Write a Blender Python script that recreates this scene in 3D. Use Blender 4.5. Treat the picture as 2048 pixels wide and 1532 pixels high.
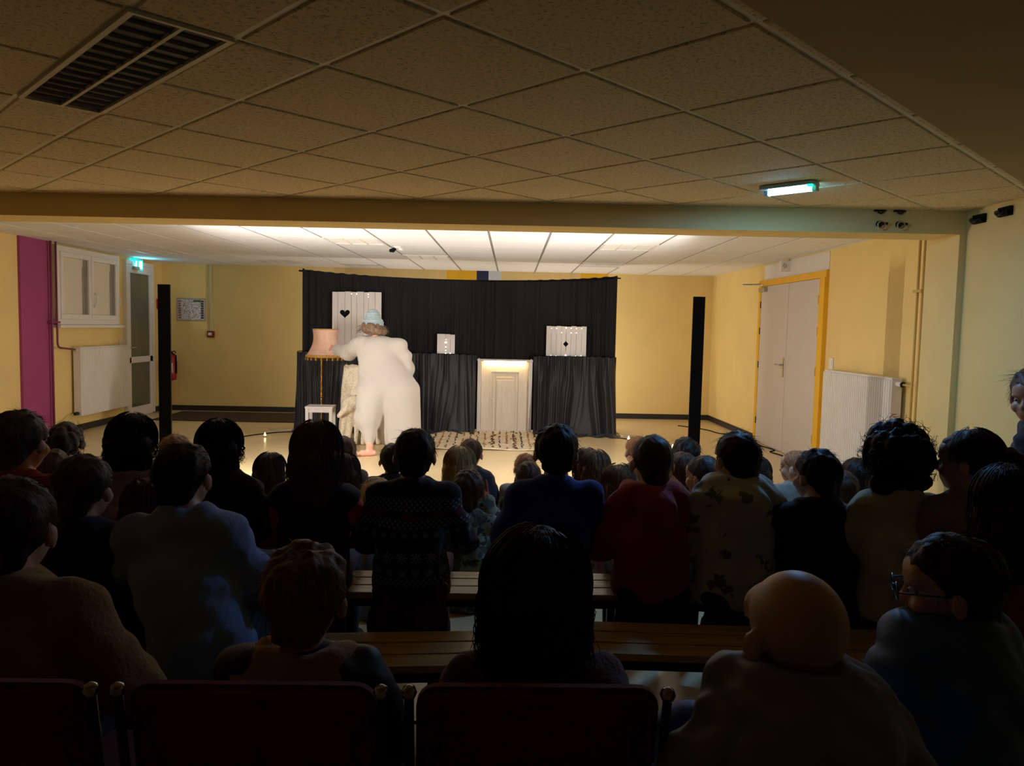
import bpy, bmesh, math, random
import numpy as np
from mathutils import Vector, Matrix

for o in list(bpy.data.objects):
    bpy.data.objects.remove(o, do_unlink=True)
SC = bpy.context.scene
COL = SC.collection
rng = np.random.default_rng(7)
random.seed(7)

# ------------------------------------------------------------------ camera
CAM_F, CAM_YAW, CAM_PITCH, CAM_ROLL, CAM_H = 1525.4, -0.02634, 0.07253, 0.02187, 1.468
_fw = np.array([-math.sin(CAM_YAW) * math.cos(CAM_PITCH), math.cos(CAM_YAW) * math.cos(CAM_PITCH), -math.sin(CAM_PITCH)])
_r0 = np.array([math.cos(CAM_YAW), math.sin(CAM_YAW), 0.0])
_u0 = np.cross(_r0, _fw)
_r = math.cos(CAM_ROLL) * _r0 + math.sin(CAM_ROLL) * _u0
_u = -math.sin(CAM_ROLL) * _r0 + math.cos(CAM_ROLL) * _u0
cam_data = bpy.data.cameras.new('camera')
cam_data.sensor_fit = 'HORIZONTAL'
cam_data.sensor_width = 36.0
cam_data.lens = 36.0 * CAM_F / 2048.0
cam_data.clip_start = 0.05
cam_data.clip_end = 60.0
cam = bpy.data.objects.new('camera', cam_data)
COL.objects.link(cam)
cam.matrix_world = Matrix(((_r[0], _u[0], -_fw[0], 0), (_r[1], _u[1], -_fw[1], 0), (_r[2], _u[2], -_fw[2], CAM_H), (0, 0, 0, 1)))
SC.camera = cam

# ------------------------------------------------------------------ world, exposure, stage lights
world = bpy.data.worlds.new('world')
SC.world = world
world.use_nodes = True
world.node_tree.nodes['Background'].inputs[0].default_value = (0.35, 0.38, 0.5, 1)
world.node_tree.nodes['Background'].inputs[1].default_value = 0.0
vs = SC.view_settings
vs.view_transform = 'Standard'
vs.look = 'None'
vs.exposure = 1.42
vs.gamma = 1.0
vs.use_curve_mapping = False

LP = (-2.85, 6.70)     # light towers: front centre on the floor
RP = (1.81, 6.70)
STAGE_W = 30.0
UP_W = 3.5
BACK_W = 9.0
STAGE_COL = (1.0, 0.945, 0.87)
UP_COL = (1.0, 0.97, 0.95)


def area_light(name, loc, direction, sx, sy, watts, col, spread=math.pi):
    d = bpy.data.lights.new(name, 'AREA')
    d.shape = 'RECTANGLE'
    d.size = sx
    d.size_y = sy
    d.energy = watts
    d.color = col
    d.spread = spread
    o = bpy.data.objects.new(name, d)
    COL.objects.link(o)
    o.location = loc
    o.rotation_euler = Vector(direction).to_track_quat('-Z', 'Y').to_euler()
    return o


def at(x, y, Y):
    """room point seen at photo pixel x, y at room depth Y"""
    d = (x - 1024) / CAM_F * _r + (766 - y) / CAM_F * _u + _fw
    p = d * Y / d[1]
    return np.array([p[0], p[1], p[2] + CAM_H])


# ------------------------------------------------------------------ materials
def lin(c):
    out = []
    for v in c[:3]:
        v = v / 255.0
        out.append(v / 12.92 if v <= 0.04045 else ((v + 0.055) / 1.055) ** 2.4)
    return (*out, 1.0)


class NT:
    """small node-tree helper"""
    def __init__(self, name):
        self.m = bpy.data.materials.new(name)
        self.m.use_nodes = True
        self.t = self.m.node_tree
        self.b = self.t.nodes['Principled BSDF']

    def n(self, kind, **kw):
        nd = self.t.nodes.new(kind)
        for k, v in kw.items():
            setattr(nd, k, v)
        return nd

    def l(self, a, b):
        self.t.links.new(a, b)

    def val(self, sock, v):
        if isinstance(v, (int, float)):
            sock.default_value = v
        else:
            self.l(v, sock)

    def math(self, op, a, b=0.0, c=None):
        nd = self.n('ShaderNodeMath', operation=op)
        self.val(nd.inputs[0], a)
        self.val(nd.inputs[1], b)
        if c is not None:
            self.val(nd.inputs[2], c)
        return nd.outputs[0]

    def coords(self, kind='Object', scale=(1, 1, 1)):
        tc = self.n('ShaderNodeTexCoord')
        mp = self.n('ShaderNodeMapping')
        mp.inputs['Scale'].default_value = scale
        self.l(tc.outputs[kind], mp.inputs[0])
        return mp.outputs[0]

    def sep(self, v):
        s = self.n('ShaderNodeSeparateXYZ')
        self.l(v, s.inputs[0])
        return s.outputs

    def noise(self, vec, scale, detail=4, rough=0.55):
        nd = self.n('ShaderNodeTexNoise')
        nd.inputs['Scale'].default_value = scale
        nd.inputs['Detail'].default_value = detail
        nd.inputs['Roughness'].default_value = rough
        self.l(vec, nd.inputs['Vector'])
        return nd.outputs['Fac']

    def mix(self, fac, a, b):
        nd = self.n('ShaderNodeMix', data_type='RGBA')
        self.val(nd.inputs[0], fac)
        for s, v in ((nd.inputs[6], a), (nd.inputs[7], b)):
            if isinstance(v, tuple):
                s.default_value = v
            else:
                self.l(v, s)
        return nd.outputs[2]

    def ramp(self, fac, lo, hi, a=0.0, b=1.0):
        nd = self.n('ShaderNodeMapRange')
        self.l(fac, nd.inputs[0])
        nd.inputs[1].default_value = lo
        nd.inputs[2].default_value = hi
        nd.inputs[3].default_value = a
        nd.inputs[4].default_value = b
        return nd.outputs[0]

    def bump(self, h, strength, dist=0.01):
        nd = self.n('ShaderNodeBump')
        nd.inputs['Strength'].default_value = strength
        nd.inputs['Distance'].default_value = dist
        self.l(h, nd.inputs['Height'])
        self.l(nd.outputs[0], self.b.inputs['Normal'])

    def col(self, c):
        if isinstance(c, tuple):
            self.b.inputs['Base Color'].default_value = c
        else:
            self.l(c, self.b.inputs['Base Color'])


def mat(name, c, rough=0.6, var=0.12, vs_=6.0, bump=0.0, bs=60.0, metal=0.0, sheen=0.0, scale=(1, 1, 1), coords='Object', spec=0.5, sub=0.0):
    t = NT(name)
    base = lin(c)
    v = t.coords(coords, scale)
    if var > 0:
        f = t.noise(v, vs_)
        dark = tuple(x * (1 - var) for x in base[:3]) + (1,)
        lite = tuple(min(1, x * (1 + var)) for x in base[:3]) + (1,)
        t.col(t.mix(t.ramp(f, 0.3, 0.7), dark, lite))
    else:
        t.col(base)
    t.b.inputs['Roughness'].default_value = rough
    t.b.inputs['Metallic'].default_value = metal
    t.b.inputs['Specular IOR Level'].default_value = spec
    if sheen:
        t.b.inputs['Sheen Weight'].default_value = sheen
        t.b.inputs['Sheen Roughness'].default_value = 0.5
        t.b.inputs['Sheen Tint'].default_value = tuple(0.5 + 0.5 * x for x in base[:3]) + (1,)
    if bump:
        t.bump(t.noise(v, bs, 3), bump, 0.004)
    return t.m


def emat(name, c, strength):
    t = NT(name)
    t.col(lin(c))
    t.b.inputs['Emission Color'].default_value = lin(c)
    t.b.inputs['Emission Strength'].default_value = strength
    return t.m


# ------------------------------------------------------------------ object helpers
def new_obj(name, me, material=None, parent=None, loc=None):
    o = bpy.data.objects.new(name, me)
    COL.objects.link(o)
    if material is not None and me is not None and not me.materials:
        me.materials.append(material)
    if parent is not None:
        o.parent = parent
    if loc is not None:
        o.location = loc
    return o


def tag(o, label=None, cat=None, group=None, kind=None):
    if label: o['label'] = label
    if cat: o['category'] = cat
    if group: o['group'] = group
    if kind: o['kind'] = kind
    return o


def empty(name, loc, rz=0.0, label=None, cat=None, group=None):
    o = bpy.data.objects.new(name, None)
    COL.objects.link(o)
    o.location = loc
    o.rotation_euler = (0, 0, rz)
    o.empty_display_size = 0.1
    return tag(o, label, cat, group)


def copy_tree(o, parent=None):
    c = o.copy()
    COL.objects.link(c)
    c.parent = parent
    for ch in list(o.children):
        copy_tree(ch, c)
    return c


class MB:
    """mesh builder: collects shapes, builds ONE mesh"""
    def __init__(self):
        self.v = []
        self.f = []
        self.sm = []

    def add(self, v, f, smooth=False):
        o = len(self.v)
        self.v += [tuple(map(float, p)) for p in v]
        self.f += [tuple(i + o for i in q) for q in f]
        self.sm += [smooth] * len(f)
        return self

    def box(self, x0, x1, y0, y1, z0, z1, bev=0.0):
        if bev <= 0:
            v = [(x, y, z) for z in (z0, z1) for y in (y0, y1) for x in (x0, x1)]
            return self.add(v, [(0, 2, 3, 1), (4, 5, 7, 6), (0, 1, 5, 4), (2, 6, 7, 3), (0, 4, 6, 2), (1, 3, 7, 5)])
        b = min(bev, abs(x1 - x0) / 2.1, abs(y1 - y0) / 2.1, abs(z1 - z0) / 2.1)
        bm = bmesh.new()
        bmesh.ops.create_cube(bm, size=1.0)
        for w in bm.verts:
            w.co = Vector(((x0 + x1) / 2 + w.co.x * (x1 - x0), (y0 + y1) / 2 + w.co.y * (y1 - y0), (z0 + z1) / 2 + w.co.z * (z1 - z0)))
        bmesh.ops.bevel(bm, geom=bm.edges[:], offset=b, segments=2, affect='EDGES', profile=0.6)
        bm.verts.index_update()
        v = [w.co[:] for w in bm.verts]
        f = [tuple(w.index for w in q.verts) for q in bm.faces]
        bm.free()
        return self.add(v, f)

    def tube(self, pts, r, sides=8, cap=True, smooth=True):
        pts = [Vector(p) for p in pts]
        n = len(pts)
        rad = r if hasattr(r, '__len__') else [r] * n
        vs_, fs = [], []
        up = Vector((0, 0, 1))
        t0 = (pts[1] - pts[0]).normalized()
        side = t0.cross(up) if abs(t0.dot(up)) < 0.95 else t0.cross(Vector((0, 1, 0)))
        side.normalize()
        for i, p in enumerate(pts):
            t = (pts[min(i + 1, n - 1)] - pts[max(i - 1, 0)]).normalized()
            side = (side - t * side.dot(t)).normalized()
            w = t.cross(side)
            for k in range(sides):
                a = 2 * math.pi * k / sides
                vs_.append(p + (side * math.cos(a) + w * math.sin(a)) * rad[i])
        for i in range(n - 1):
            for k in range(sides):
                k2 = (k + 1) % sides
                fs.append((i * sides + k, i * sides + k2, (i + 1) * sides + k2, (i + 1) * sides + k))
        if cap:
            fs.append(tuple(range(sides))[::-1])
            fs.append(tuple((n - 1) * sides + k for k in range(sides)))
        return self.add(vs_, fs, smooth)

    def lathe(self, prof, sides=24, c=(0, 0, 0), smooth=True, wob=None):
        vs_, fs = [], []
        for i, (r, z) in enumerate(prof):
            for k in range(sides):
                a = 2 * math.pi * k / sides
                rr = r * (wob(a, i) if wob else 1)
                vs_.append((c[0] + rr * math.cos(a), c[1] + rr * math.sin(a), c[2] + z))
        for i in range(len(prof) - 1):
            for k in range(sides):
                k2 = (k + 1) % sides
                fs.append((i * sides + k, i * sides + k2, (i + 1) * sides + k2, (i + 1) * sides + k))
        fs.append(tuple(range(sides))[::-1])
        fs.append(tuple((len(prof) - 1) * sides + k for k in range(sides)))
        return self.add(vs_, fs, smooth)

    def prism(self, poly, y0, y1):
        """poly in x,z extruded along y"""
        n = len(poly)
        v = [(x, y0, z) for x, z in poly] + [(x, y1, z) for x, z in poly]
        f = [tuple(range(n)), tuple(range(2 * n - 1, n - 1, -1))]
        f += [(i, i + n, (i + 1) % n + n, (i + 1) % n) for i in range(n)]
        return self.add(v, f)

    def prism_z(self, poly, z0, z1):
        n = len(poly)
        v = [(x, y, z0) for x, y in poly] + [(x, y, z1) for x, y in poly]
        f = [tuple(range(n - 1, -1, -1)), tuple(range(n, 2 * n))]
        f += [(i, (i + 1) % n, (i + 1) % n + n, i + n) for i in range(n)]
        return self.add(v, f)

    def mesh(self, name):
        me = bpy.data.meshes.new(name)
        me.from_pydata(self.v, [], self.f)
        if any(self.sm):
            me.polygons.foreach_set('use_smooth', self.sm)
        me.update()
        return me

    def build(self, name, material, parent=None, loc=None, recalc=True):
        me = self.mesh(name)
        if recalc:
            bm = bmesh.new()
            bm.from_mesh(me)
            bmesh.ops.recalc_face_normals(bm, faces=bm.faces)
            bm.to_mesh(me)
            bm.free()
        return new_obj(name, me, material, parent, loc)


def struct(name, mb, material, parent=None):
    o = mb.build(name, material, parent)
    if parent is None:
        o['kind'] = 'structure'
    return o


# ------------------------------------------------------------------ implicit surfaces (bodies, clothes, hair)
def quads_mesh(name, v, q, smooth=True):
    me = bpy.data.meshes.new(name)
    v = np.asarray(v, np.float32)
    q = np.asarray(q, np.int32)
    me.vertices.add(len(v))
    me.vertices.foreach_set('co', v.ravel())
    me.loops.add(q.size)
    me.loops.foreach_set('vertex_index', q.ravel())
    me.polygons.add(len(q))
    k = q.shape[1]
    me.polygons.foreach_set('loop_start', np.arange(0, q.size, k, dtype=np.int32))
    me.update(calc_edges=True)
    me.polygons.foreach_set('use_smooth', np.full(len(q), smooth))
    me.update()
    return me


def rot(yaw=0, pitch=0, roll=0):
    """columns = local axes; yaw about z, pitch about x (nod down +), roll about y"""
    return np.array((Matrix.Rotation(yaw, 3, 'Z') @ Matrix.Rotation(-pitch, 3, 'X') @ Matrix.Rotation(roll, 3, 'Y')))


def RC(a, b, ra, rb): return ('rc', np.array(a, float), np.array(b, float), ra, rb)
def EL(c, r, R=None): return ('el', np.array(c, float), np.array(r, float), np.eye(3) if R is None else R)


def xf(prims, R, t, s=1.0):
    """move primitives: scale, rotate, translate"""
    out = []
    t = np.array(t, float)
    for p in prims:
        if p[0] == 'rc':
            out.append(('rc', R @ (p[1] * s) + t, R @ (p[2] * s) + t, p[3] * s, p[4] * s))
        else:
            out.append(('el', R @ (p[1] * s) + t, p[2] * s, R @ p[3]))
    return out


def pdist(p, X, Y, Z, infl=0.0):
    if p[0] == 'rc':
        a, b, ra, rb = p[1:]
        ba = b - a
        L = max(float(ba @ ba), 1e-9)
        px, py, pz = X - a[0], Y - a[1], Z - a[2]
        t = np.clip((px * ba[0] + py * ba[1] + pz * ba[2]) / L, 0, 1)
        dx, dy, dz = px - t * ba[0], py - t * ba[1], pz - t * ba[2]
        return np.sqrt(dx * dx + dy * dy + dz * dz) - (ra + infl + t * (rb - ra))
    c, r, R = p[1:]
    px, py, pz = X - c[0], Y - c[1], Z - c[2]
    rr = r + infl
    u = (px * R[0, 0] + py * R[1, 0] + pz * R[2, 0]) / rr[0]
    v = (px * R[0, 1] + py * R[1, 1] + pz * R[2, 1]) / rr[1]
    w = (px * R[0, 2] + py * R[1, 2] + pz * R[2, 2]) / rr[2]
    k0 = np.sqrt(u * u + v * v + w * w)
    k1 = np.sqrt((u / rr[0]) ** 2 + (v / rr[1]) ** 2 + (w / rr[2]) ** 2) + 1e-9
    return k0 * (k0 - 1) / k1


def pbox(p, infl):
    if p[0] == 'rc':
        m = max(p[3], p[4]) + infl
        return np.minimum(p[1], p[2]) - m, np.maximum(p[1], p[2]) + m
    e = np.abs(p[3]) @ (p[2] + infl)
    return p[1] - e, p[1] + e


def smin(a, b, k):
    h = np.maximum(k - np.abs(a - b), 0) / k
    return np.minimum(a, b) - h * h * k * 0.25


def sdf_mesh(prims, h=0.012, k=0.02, infl=0.0, cuts=(), subs=(), relax=2, disp=None, extra=None):
    """smooth union of primitives -> surface nets. cuts: (point, normal) keeps n.(p-pt)<0; subs: prims carved out"""
    lo = np.min([pbox(p, infl)[0] for p in prims], 0) - 3 * h
    hi = np.max([pbox(p, infl)[1] for p in prims], 0) + 3 * h
    n = np.ceil((hi - lo) / h).astype(int) + 1
    ax = [np.float32(lo[i]) + np.arange(n[i], dtype=np.float32) * np.float32(h) for i in range(3)]
    F = np.full(n, 0.5, np.float32)
    marg = max(k, 2 * h) + h

    def block(p, infl_):
        a, b = pbox(p, infl_)
        i0 = np.clip(np.floor((a - marg - lo) / h).astype(int), 0, n)
        i1 = np.clip(np.ceil((b + marg - lo) / h).astype(int) + 1, 0, n)
        sl = tuple(slice(i0[i], i1[i]) for i in range(3))
        return sl, ax[0][sl[0]][:, None, None], ax[1][sl[1]][None, :, None], ax[2][sl[2]][None, None, :]
    for p in prims:
        sl, X, Y, Z = block(p, infl)
        if 0 in F[sl].shape:
            continue
        F[sl] = smin(F[sl], pdist(p, X, Y, Z, infl).astype(np.float32), k)
    for p in subs:
        sl, X, Y, Z = block(p, 0)
        if 0 in F[sl].shape:
            continue
        F[sl] = -smin(-F[sl], pdist(p, X, Y, Z, 0).astype(np.float32), 0.01)
    X, Y, Z = ax[0][:, None, None], ax[1][None, :, None], ax[2][None, None, :]
    for cu in cuts:
        pt, nn = cu[0], cu[1]
        d = (X - pt[0]) * nn[0] + (Y - pt[1]) * nn[1] + (Z - pt[2]) * nn[2]
        if len(cu) > 2:
            d = d + cu[2] * (np.sin(X * 170 + Y * 60) + np.sin(Y * 140 - Z * 90 + 1) + .7 * np.sin(X * 310 + Z * 260))
        F = np.maximum(F, d.astype(np.float32))
    if extra is not None:
        F = extra(F, X, Y, Z)
    # close the border
    F[0], F[-1], F[:, 0], F[:, -1], F[:, :, 0], F[:, :, -1] = .1, .1, .1, .1, .1, .1
    S = F < 0
    nc = np.array(F.shape) - 1
    cnt = sum(S[i:nc[0] + i, j:nc[1] + j, l:nc[2] + l].astype(np.int8) for i in (0, 1) for j in (0, 1) for l in (0, 1))
    act = (cnt > 0) & (cnt < 8)
    idx = np.full(nc, -1, np.int32)
    ci = np.argwhere(act)
    idx[act] = np.arange(len(ci))
    corner = [(i, j, l) for i in (0, 1) for j in (0, 1) for l in (0, 1)]
    vals = np.stack([F[ci[:, 0] + a, ci[:, 1] + b, ci[:, 2] + c] for a, b, c in corner], 1)
    acc = np.zeros((len(ci), 3), np.float32)
    num = np.zeros(len(ci), np.float32)
    for i in range(8):
        for j in range(i + 1, 8):
            ca, cb = np.array(corner[i]), np.array(corner[j])
            if np.abs(ca - cb).sum() != 1:
                continue
            va, vb = vals[:, i], vals[:, j]
            x = (va < 0) != (vb < 0)
            t = np.where(x, va / np.where(x, va - vb, 1), 0)[:, None]
            acc += np.where(x[:, None], ca + t * (cb - ca), 0)
            num += x
    V = lo + h * (ci + acc / num[:, None])
    quads = []
    for axn in range(3):
        b, c = [(1, 2), (2, 0), (0, 1)][axn]
        A = np.take(S, range(0, S.shape[axn] - 1), axn)
        B = np.take(S, range(1, S.shape[axn]), axn)
        for sgn, mask in ((0, A & ~B), (1, ~A & B)):
            e = np.argwhere(mask)
            e = e[(e[:, b] > 0) & (e[:, c] > 0)]
            if not len(e):
                continue
            db = np.zeros(3, int); db[b] = 1
            dc = np.zeros(3, int); dc[c] = 1
            g = lambda d: idx[tuple((e - d).T)]
            q = np.stack([g(db + dc), g(dc), g(0 * db), g(db)], 1)
            quads.append(q if sgn == 0 else q[:, ::-1])
    Q = np.concatenate(quads)
    Q = Q[(Q >= 0).all(1)]
    for _ in range(relax):
        s = np.zeros_like(V)
        w = np.zeros(len(V))
        for i in range(4):
            a, b_ = Q[:, i], Q[:, (i + 1) % 4]
            for d in range(3):
                s[:, d] += np.bincount(a, V[b_, d], len(V)) + np.bincount(b_, V[a, d], len(V))
            w += np.bincount(a, minlength=len(V)) + np.bincount(b_, minlength=len(V))
        V = 0.5 * V + 0.5 * s / np.maximum(w, 1)[:, None]
    if disp is not None:
        N = vnormals(V, Q)
        V = V + N * disp(V, N)[:, None]
    return V, Q


def vnormals(V, Q):
    fn = np.cross(V[Q[:, 2]] - V[Q[:, 0]], V[Q[:, 3]] - V[Q[:, 1]])
    N = np.zeros_like(V)
    for i in range(4):
        for d in range(3):
            N[:, d] += np.bincount(Q[:, i], fn[:, d], len(V))
    return N / (np.linalg.norm(N, axis=1, keepdims=True) + 1e-12)


def wav(V, seed, freq, n=6, aniso=(1, 1, 1)):
    """cheap smooth noise in about -1..1: warped sum of sines"""
    r = np.random.default_rng(seed)
    P = V * np.array(aniso)
    out = np.zeros(len(V))
    for i in range(n):
        d = r.normal(size=3)
        d /= np.linalg.norm(d)
        f = freq * r.uniform(0.6, 1.7)
        w = 0.8 * np.sin(P @ r.normal(size=3) * freq * 0.7 + r.uniform(0, 6))
        out += np.sin(P @ d * f + r.uniform(0, 6.28) + w)
    return out / (n ** 0.5) * 0.8


def tubes_mesh(name, P, rad, sides=3):
    """P (N,S,3) polylines, rad (N,S) or scalar -> one mesh of thin strands"""
    N, S, _ = P.shape
    rad = np.broadcast_to(rad, (N, S))
    T = np.gradient(P, axis=1)
    T /= np.linalg.norm(T, axis=2, keepdims=True) + 1e-9
    ref = np.array([0.31, 0.77, 0.56])
    A = np.cross(T, ref)
    A /= np.linalg.norm(A, axis=2, keepdims=True) + 1e-9
    B = np.cross(T, A)
    ang = 2 * np.pi * np.arange(sides) / sides
    V = P[:, :, None, :] + rad[:, :, None, None] * (A[:, :, None, :] * np.cos(ang)[None, None, :, None] + B[:, :, None, :] * np.sin(ang)[None, None, :, None])
    base = (np.arange(N)[:, None, None] * S + np.arange(S - 1)[None, :, None]) * sides
    k = np.arange(sides)[None, None, :]
    k2 = (k + 1) % sides
    Q = np.stack(np.broadcast_arrays(base + k, base + k2, base + sides + k2, base + sides + k), -1).reshape(-1, 4)
    return quads_mesh(name, V.reshape(-1, 3), Q)
# ------------------------------------------------------------------ ROOM
XL, XR, YB, ZF, ZN = -5.375, 3.615, 12.567, 2.386, 2.311
ZB = 2.152                       # underside of the beam
XNR = 3.145                      # right wall of the front room
YR = -5.0                        # wall behind the camera


def beam_y(x): return 5.07 - 0.0365 * (x - 3.145)


M = {}
M['wall'] = mat('wall_paint_pale_yellow', (238, 208, 136), 0.75, 0.04, 2.0, 0.15, 180)
M['wall_purple'] = mat('wall_paint_purple', (164, 70, 122), 0.7, 0.05, 2.0, 0.1, 180)
M['white_paint'] = mat('white_paint', (226, 220, 214), 0.5, 0.03)
M['pvc'] = mat('white_pvc', (232, 226, 222), 0.35, 0.02)
M['base'] = mat('black_skirting', (38, 33, 34), 0.45, 0.1)
M['soffit'] = mat('painted_soffit', (190, 162, 108), 0.8, 0.05, 3, 0.1, 150)
M['tile_far'] = mat('ceiling_tile_white', (232, 232, 234), 0.85, 0.03, 12, 0.1, 200)
M['tbar'] = mat('ceiling_bar_metal', (236, 224, 196), 0.5, 0.04)
M['tbar_far'] = mat('ceiling_bar_white', (140, 136, 132), 0.5, 0.04)
M['rad'] = mat('radiator_enamel', (230, 224, 216), 0.35, 0.03)
M['door_grey'] = mat('door_laminate_grey', (206, 196, 190), 0.4, 0.02)
M['frame_yellow'] = mat('door_frame_yellow', (240, 182, 40), 0.4, 0.05)
M['steel'] = mat('brushed_steel', (190, 186, 180), 0.3, 0.05, metal=1.0)
M['dark_metal'] = mat('dark_metal', (36, 34, 34), 0.4, 0.1, metal=0.6)
M['black'] = mat('matt_black', (7, 7, 8), 0.8, 0.1, spec=0.2)
M['pipe_purple'] = mat('pipe_paint_purple', (138, 54, 92), 0.45, 0.05)
M['pipe_yellow'] = mat('pipe_paint_yellow', (206, 172, 96), 0.45, 0.06)
M['pipe_cream'] = mat('pipe_paint_cream', (226, 206, 158), 0.45, 0.06)
M['blue_wall'] = mat('mural_navy', (30, 34, 70), 0.7, 0.05)
M['mural_yellow'] = mat('mural_yellow', (226, 176, 30), 0.7, 0.05)
M['mural_beige'] = mat('mural_sand', (220, 190, 128), 0.7, 0.05)
M['mural_light'] = mat('mural_pale_blue', (196, 204, 204), 0.7, 0.05)
M['red'] = mat('red_enamel', (170, 28, 22), 0.3, 0.05)


def speckle_tile():
    t = NT('ceiling_tile_speckled')
    v = t.coords('Object')
    f1 = t.noise(v, 60, 4, 0.7)
    f2 = t.noise(v, 150, 2, 0.6)
    spots = t.math('MULTIPLY', t.ramp(f1, 0.52, 0.60), t.ramp(f2, 0.42, 0.55))
    t.col(t.mix(spots, lin((234, 210, 164)), lin((170, 146, 106))))
    t.b.inputs['Roughness'].default_value = 0.9
    t.bump(t.math('ADD', f1, f2), 0.35, 0.003)
    return t.m


M['tile_near'] = speckle_tile()


def floor_mat():
    t = NT('floor_linoleum_beige')
    v = t.coords('Object')
    f = t.noise(v, 1.6, 5)
    g = t.noise(v, 26, 4, 0.7)
    c = t.mix(t.ramp(f, 0.3, 0.7), lin((214, 190, 146)), lin((224, 202, 158)))
    t.col(t.mix(t.math('MULTIPLY', t.ramp(g, 0.5, 0.75), 0.25), c, lin((170, 146, 106))))
    t.l(t.ramp(g, 0.3, 0.7, 0.26, 0.40), t.b.inputs['Roughness'])
    t.bump(g, 0.04, 0.002)
    return t.m


M['floor'] = floor_mat()

struct('floor', MB().box(XL - .2, XR + .3, YR - .2, YB + .2, -0.1, 0.0), M['floor'])
# walls of the stage room
struct('wall_back', MB().box(XL - .15, XR + .15, YB, YB + .15, 0, 2.6), M['wall'])
struct('wall_left', MB().box(XL - .15, XL, YR - .15, YB, 0, 2.6), M['wall'])
struct('wall_right', MB().box(XR, XR + .15, 5.3, YB, 0, 2.6), M['wall'])
struct('wall_right_front', MB().prism_z([(XNR, YR), (XR + .15, YR), (XR + .15, 5.46), (3.10, 5.46), (3.10, 5.072), (XNR, 5.07)], 0, 2.6), M['wall'])
struct('wall_behind', MB().box(XL - .15, XR + .15, YR - .15, YR, 0, 2.6), M['wall'])
# beam between the two rooms
bx0, bx1 = XL, 3.11
struct('trim_beam', MB().prism_z([(bx0, beam_y(bx0)), (bx1, beam_y(bx1)), (bx1, beam_y(bx1) + .34), (bx0, beam_y(bx0) + .34)], ZB, 2.6), M['wall'])
# purple painted pilaster
struct('wall_left_pilaster', MB().box(XL, XL + .03, 8.81, 9.40, 0, ZF), M['wall_purple'])

# skirting
def base_run(name, x0, x1, y0, y1): return struct(name, MB().box(x0, x1, y0, y1, 0, .085), M['base'])


base_run('baseboard_back', XL, XR, YB - .012, YB)
base_run('baseboard_left', XL, XL + .014, 9.40, 11.24)
base_run('baseboard_left', XL, XL + .014, 12.16, YB - .012)
base_run('baseboard_right', XR - .014, XR, 10.30, YB - .012)
base_run('baseboard_right', XR - .014, XR, 5.46, 8.12)
base_run('baseboard_right_front', XNR - .014, XNR, YR, 5.07)

# ---- ceilings: slab, bars and tiles
def clip_poly(poly, a, b, c):
    """keep a*x+b*y<=c"""
    out = []
    for i in range(len(poly)):
        p, q = poly[i], poly[(i + 1) % len(poly)]
        dp, dq = a * p[0] + b * p[1] - c, a * q[0] + b * q[1] - c
        if dp <= 0: out.append(p)
        if dp * dq < 0:
            t = dp / (dp - dq)
            out.append((p[0] + t * (q[0] - p[0]), p[1] + t * (q[1] - p[1])))
    return out


def bevel_tile(poly, z, t=0.012, e=0.006):
    """ceiling tile: face at z, chamfered edge, body above"""
    n = len(poly)
    cx, cy = sum(p[0] for p in poly) / n, sum(p[1] for p in poly) / n
    ins = []
    for x, y in poly:
        d = math.hypot(x - cx, y - cy)
        k = max(0, 1 - e * 1.4 / max(d, .01))
        ins.append((cx + (x - cx) * k, cy + (y - cy) * k))
    m = MB()
    v = [(x, y, z) for x, y in ins] + [(x, y, z + e * .6) for x, y in poly] + [(x, y, z + t) for x, y in poly]
    f = [tuple(range(n - 1, -1, -1)), tuple(range(2 * n, 3 * n))]
    for k in (0, 1):
        f += [(k * n + i, k * n + (i + 1) % n, (k + 1) * n + (i + 1) % n, (k + 1) * n + i) for i in range(n)]
    return m.add(v, f)


GA, GX, GY = 0.76238, -0.1514, 2.13361         # front room grid: diagonal
ca_, sa_ = math.cos(GA), math.sin(GA)
def gab(a, b): return (GX + a * ca_ - b * sa_, GY + a * sa_ + b * ca_)


near_ceiling = struct('ceiling', MB().prism_z([(XL, YR), (XNR, YR), (XNR, 5.2), (XL, 5.5)], ZN, 2.6), M['tbar'])
tag(near_ceiling, 'diagonal suspended ceiling of speckled tiles over the audience')
NEAR_CLIPS = [(0.0365, 1.0, 5.07 + .02 + 0.0365 * 3.145), (1, 0, XNR - .01), (-1, 0, -XL), (sa_, -ca_, 0.90 + (GX * sa_ - GY * ca_))]


def near_clip(poly):
    n0 = len(poly)
    p = poly
    for a, b, c in NEAR_CLIPS:
        p = clip_poly(p, a, b, c)
        if len(p) < 3: return []
    return p


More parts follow.
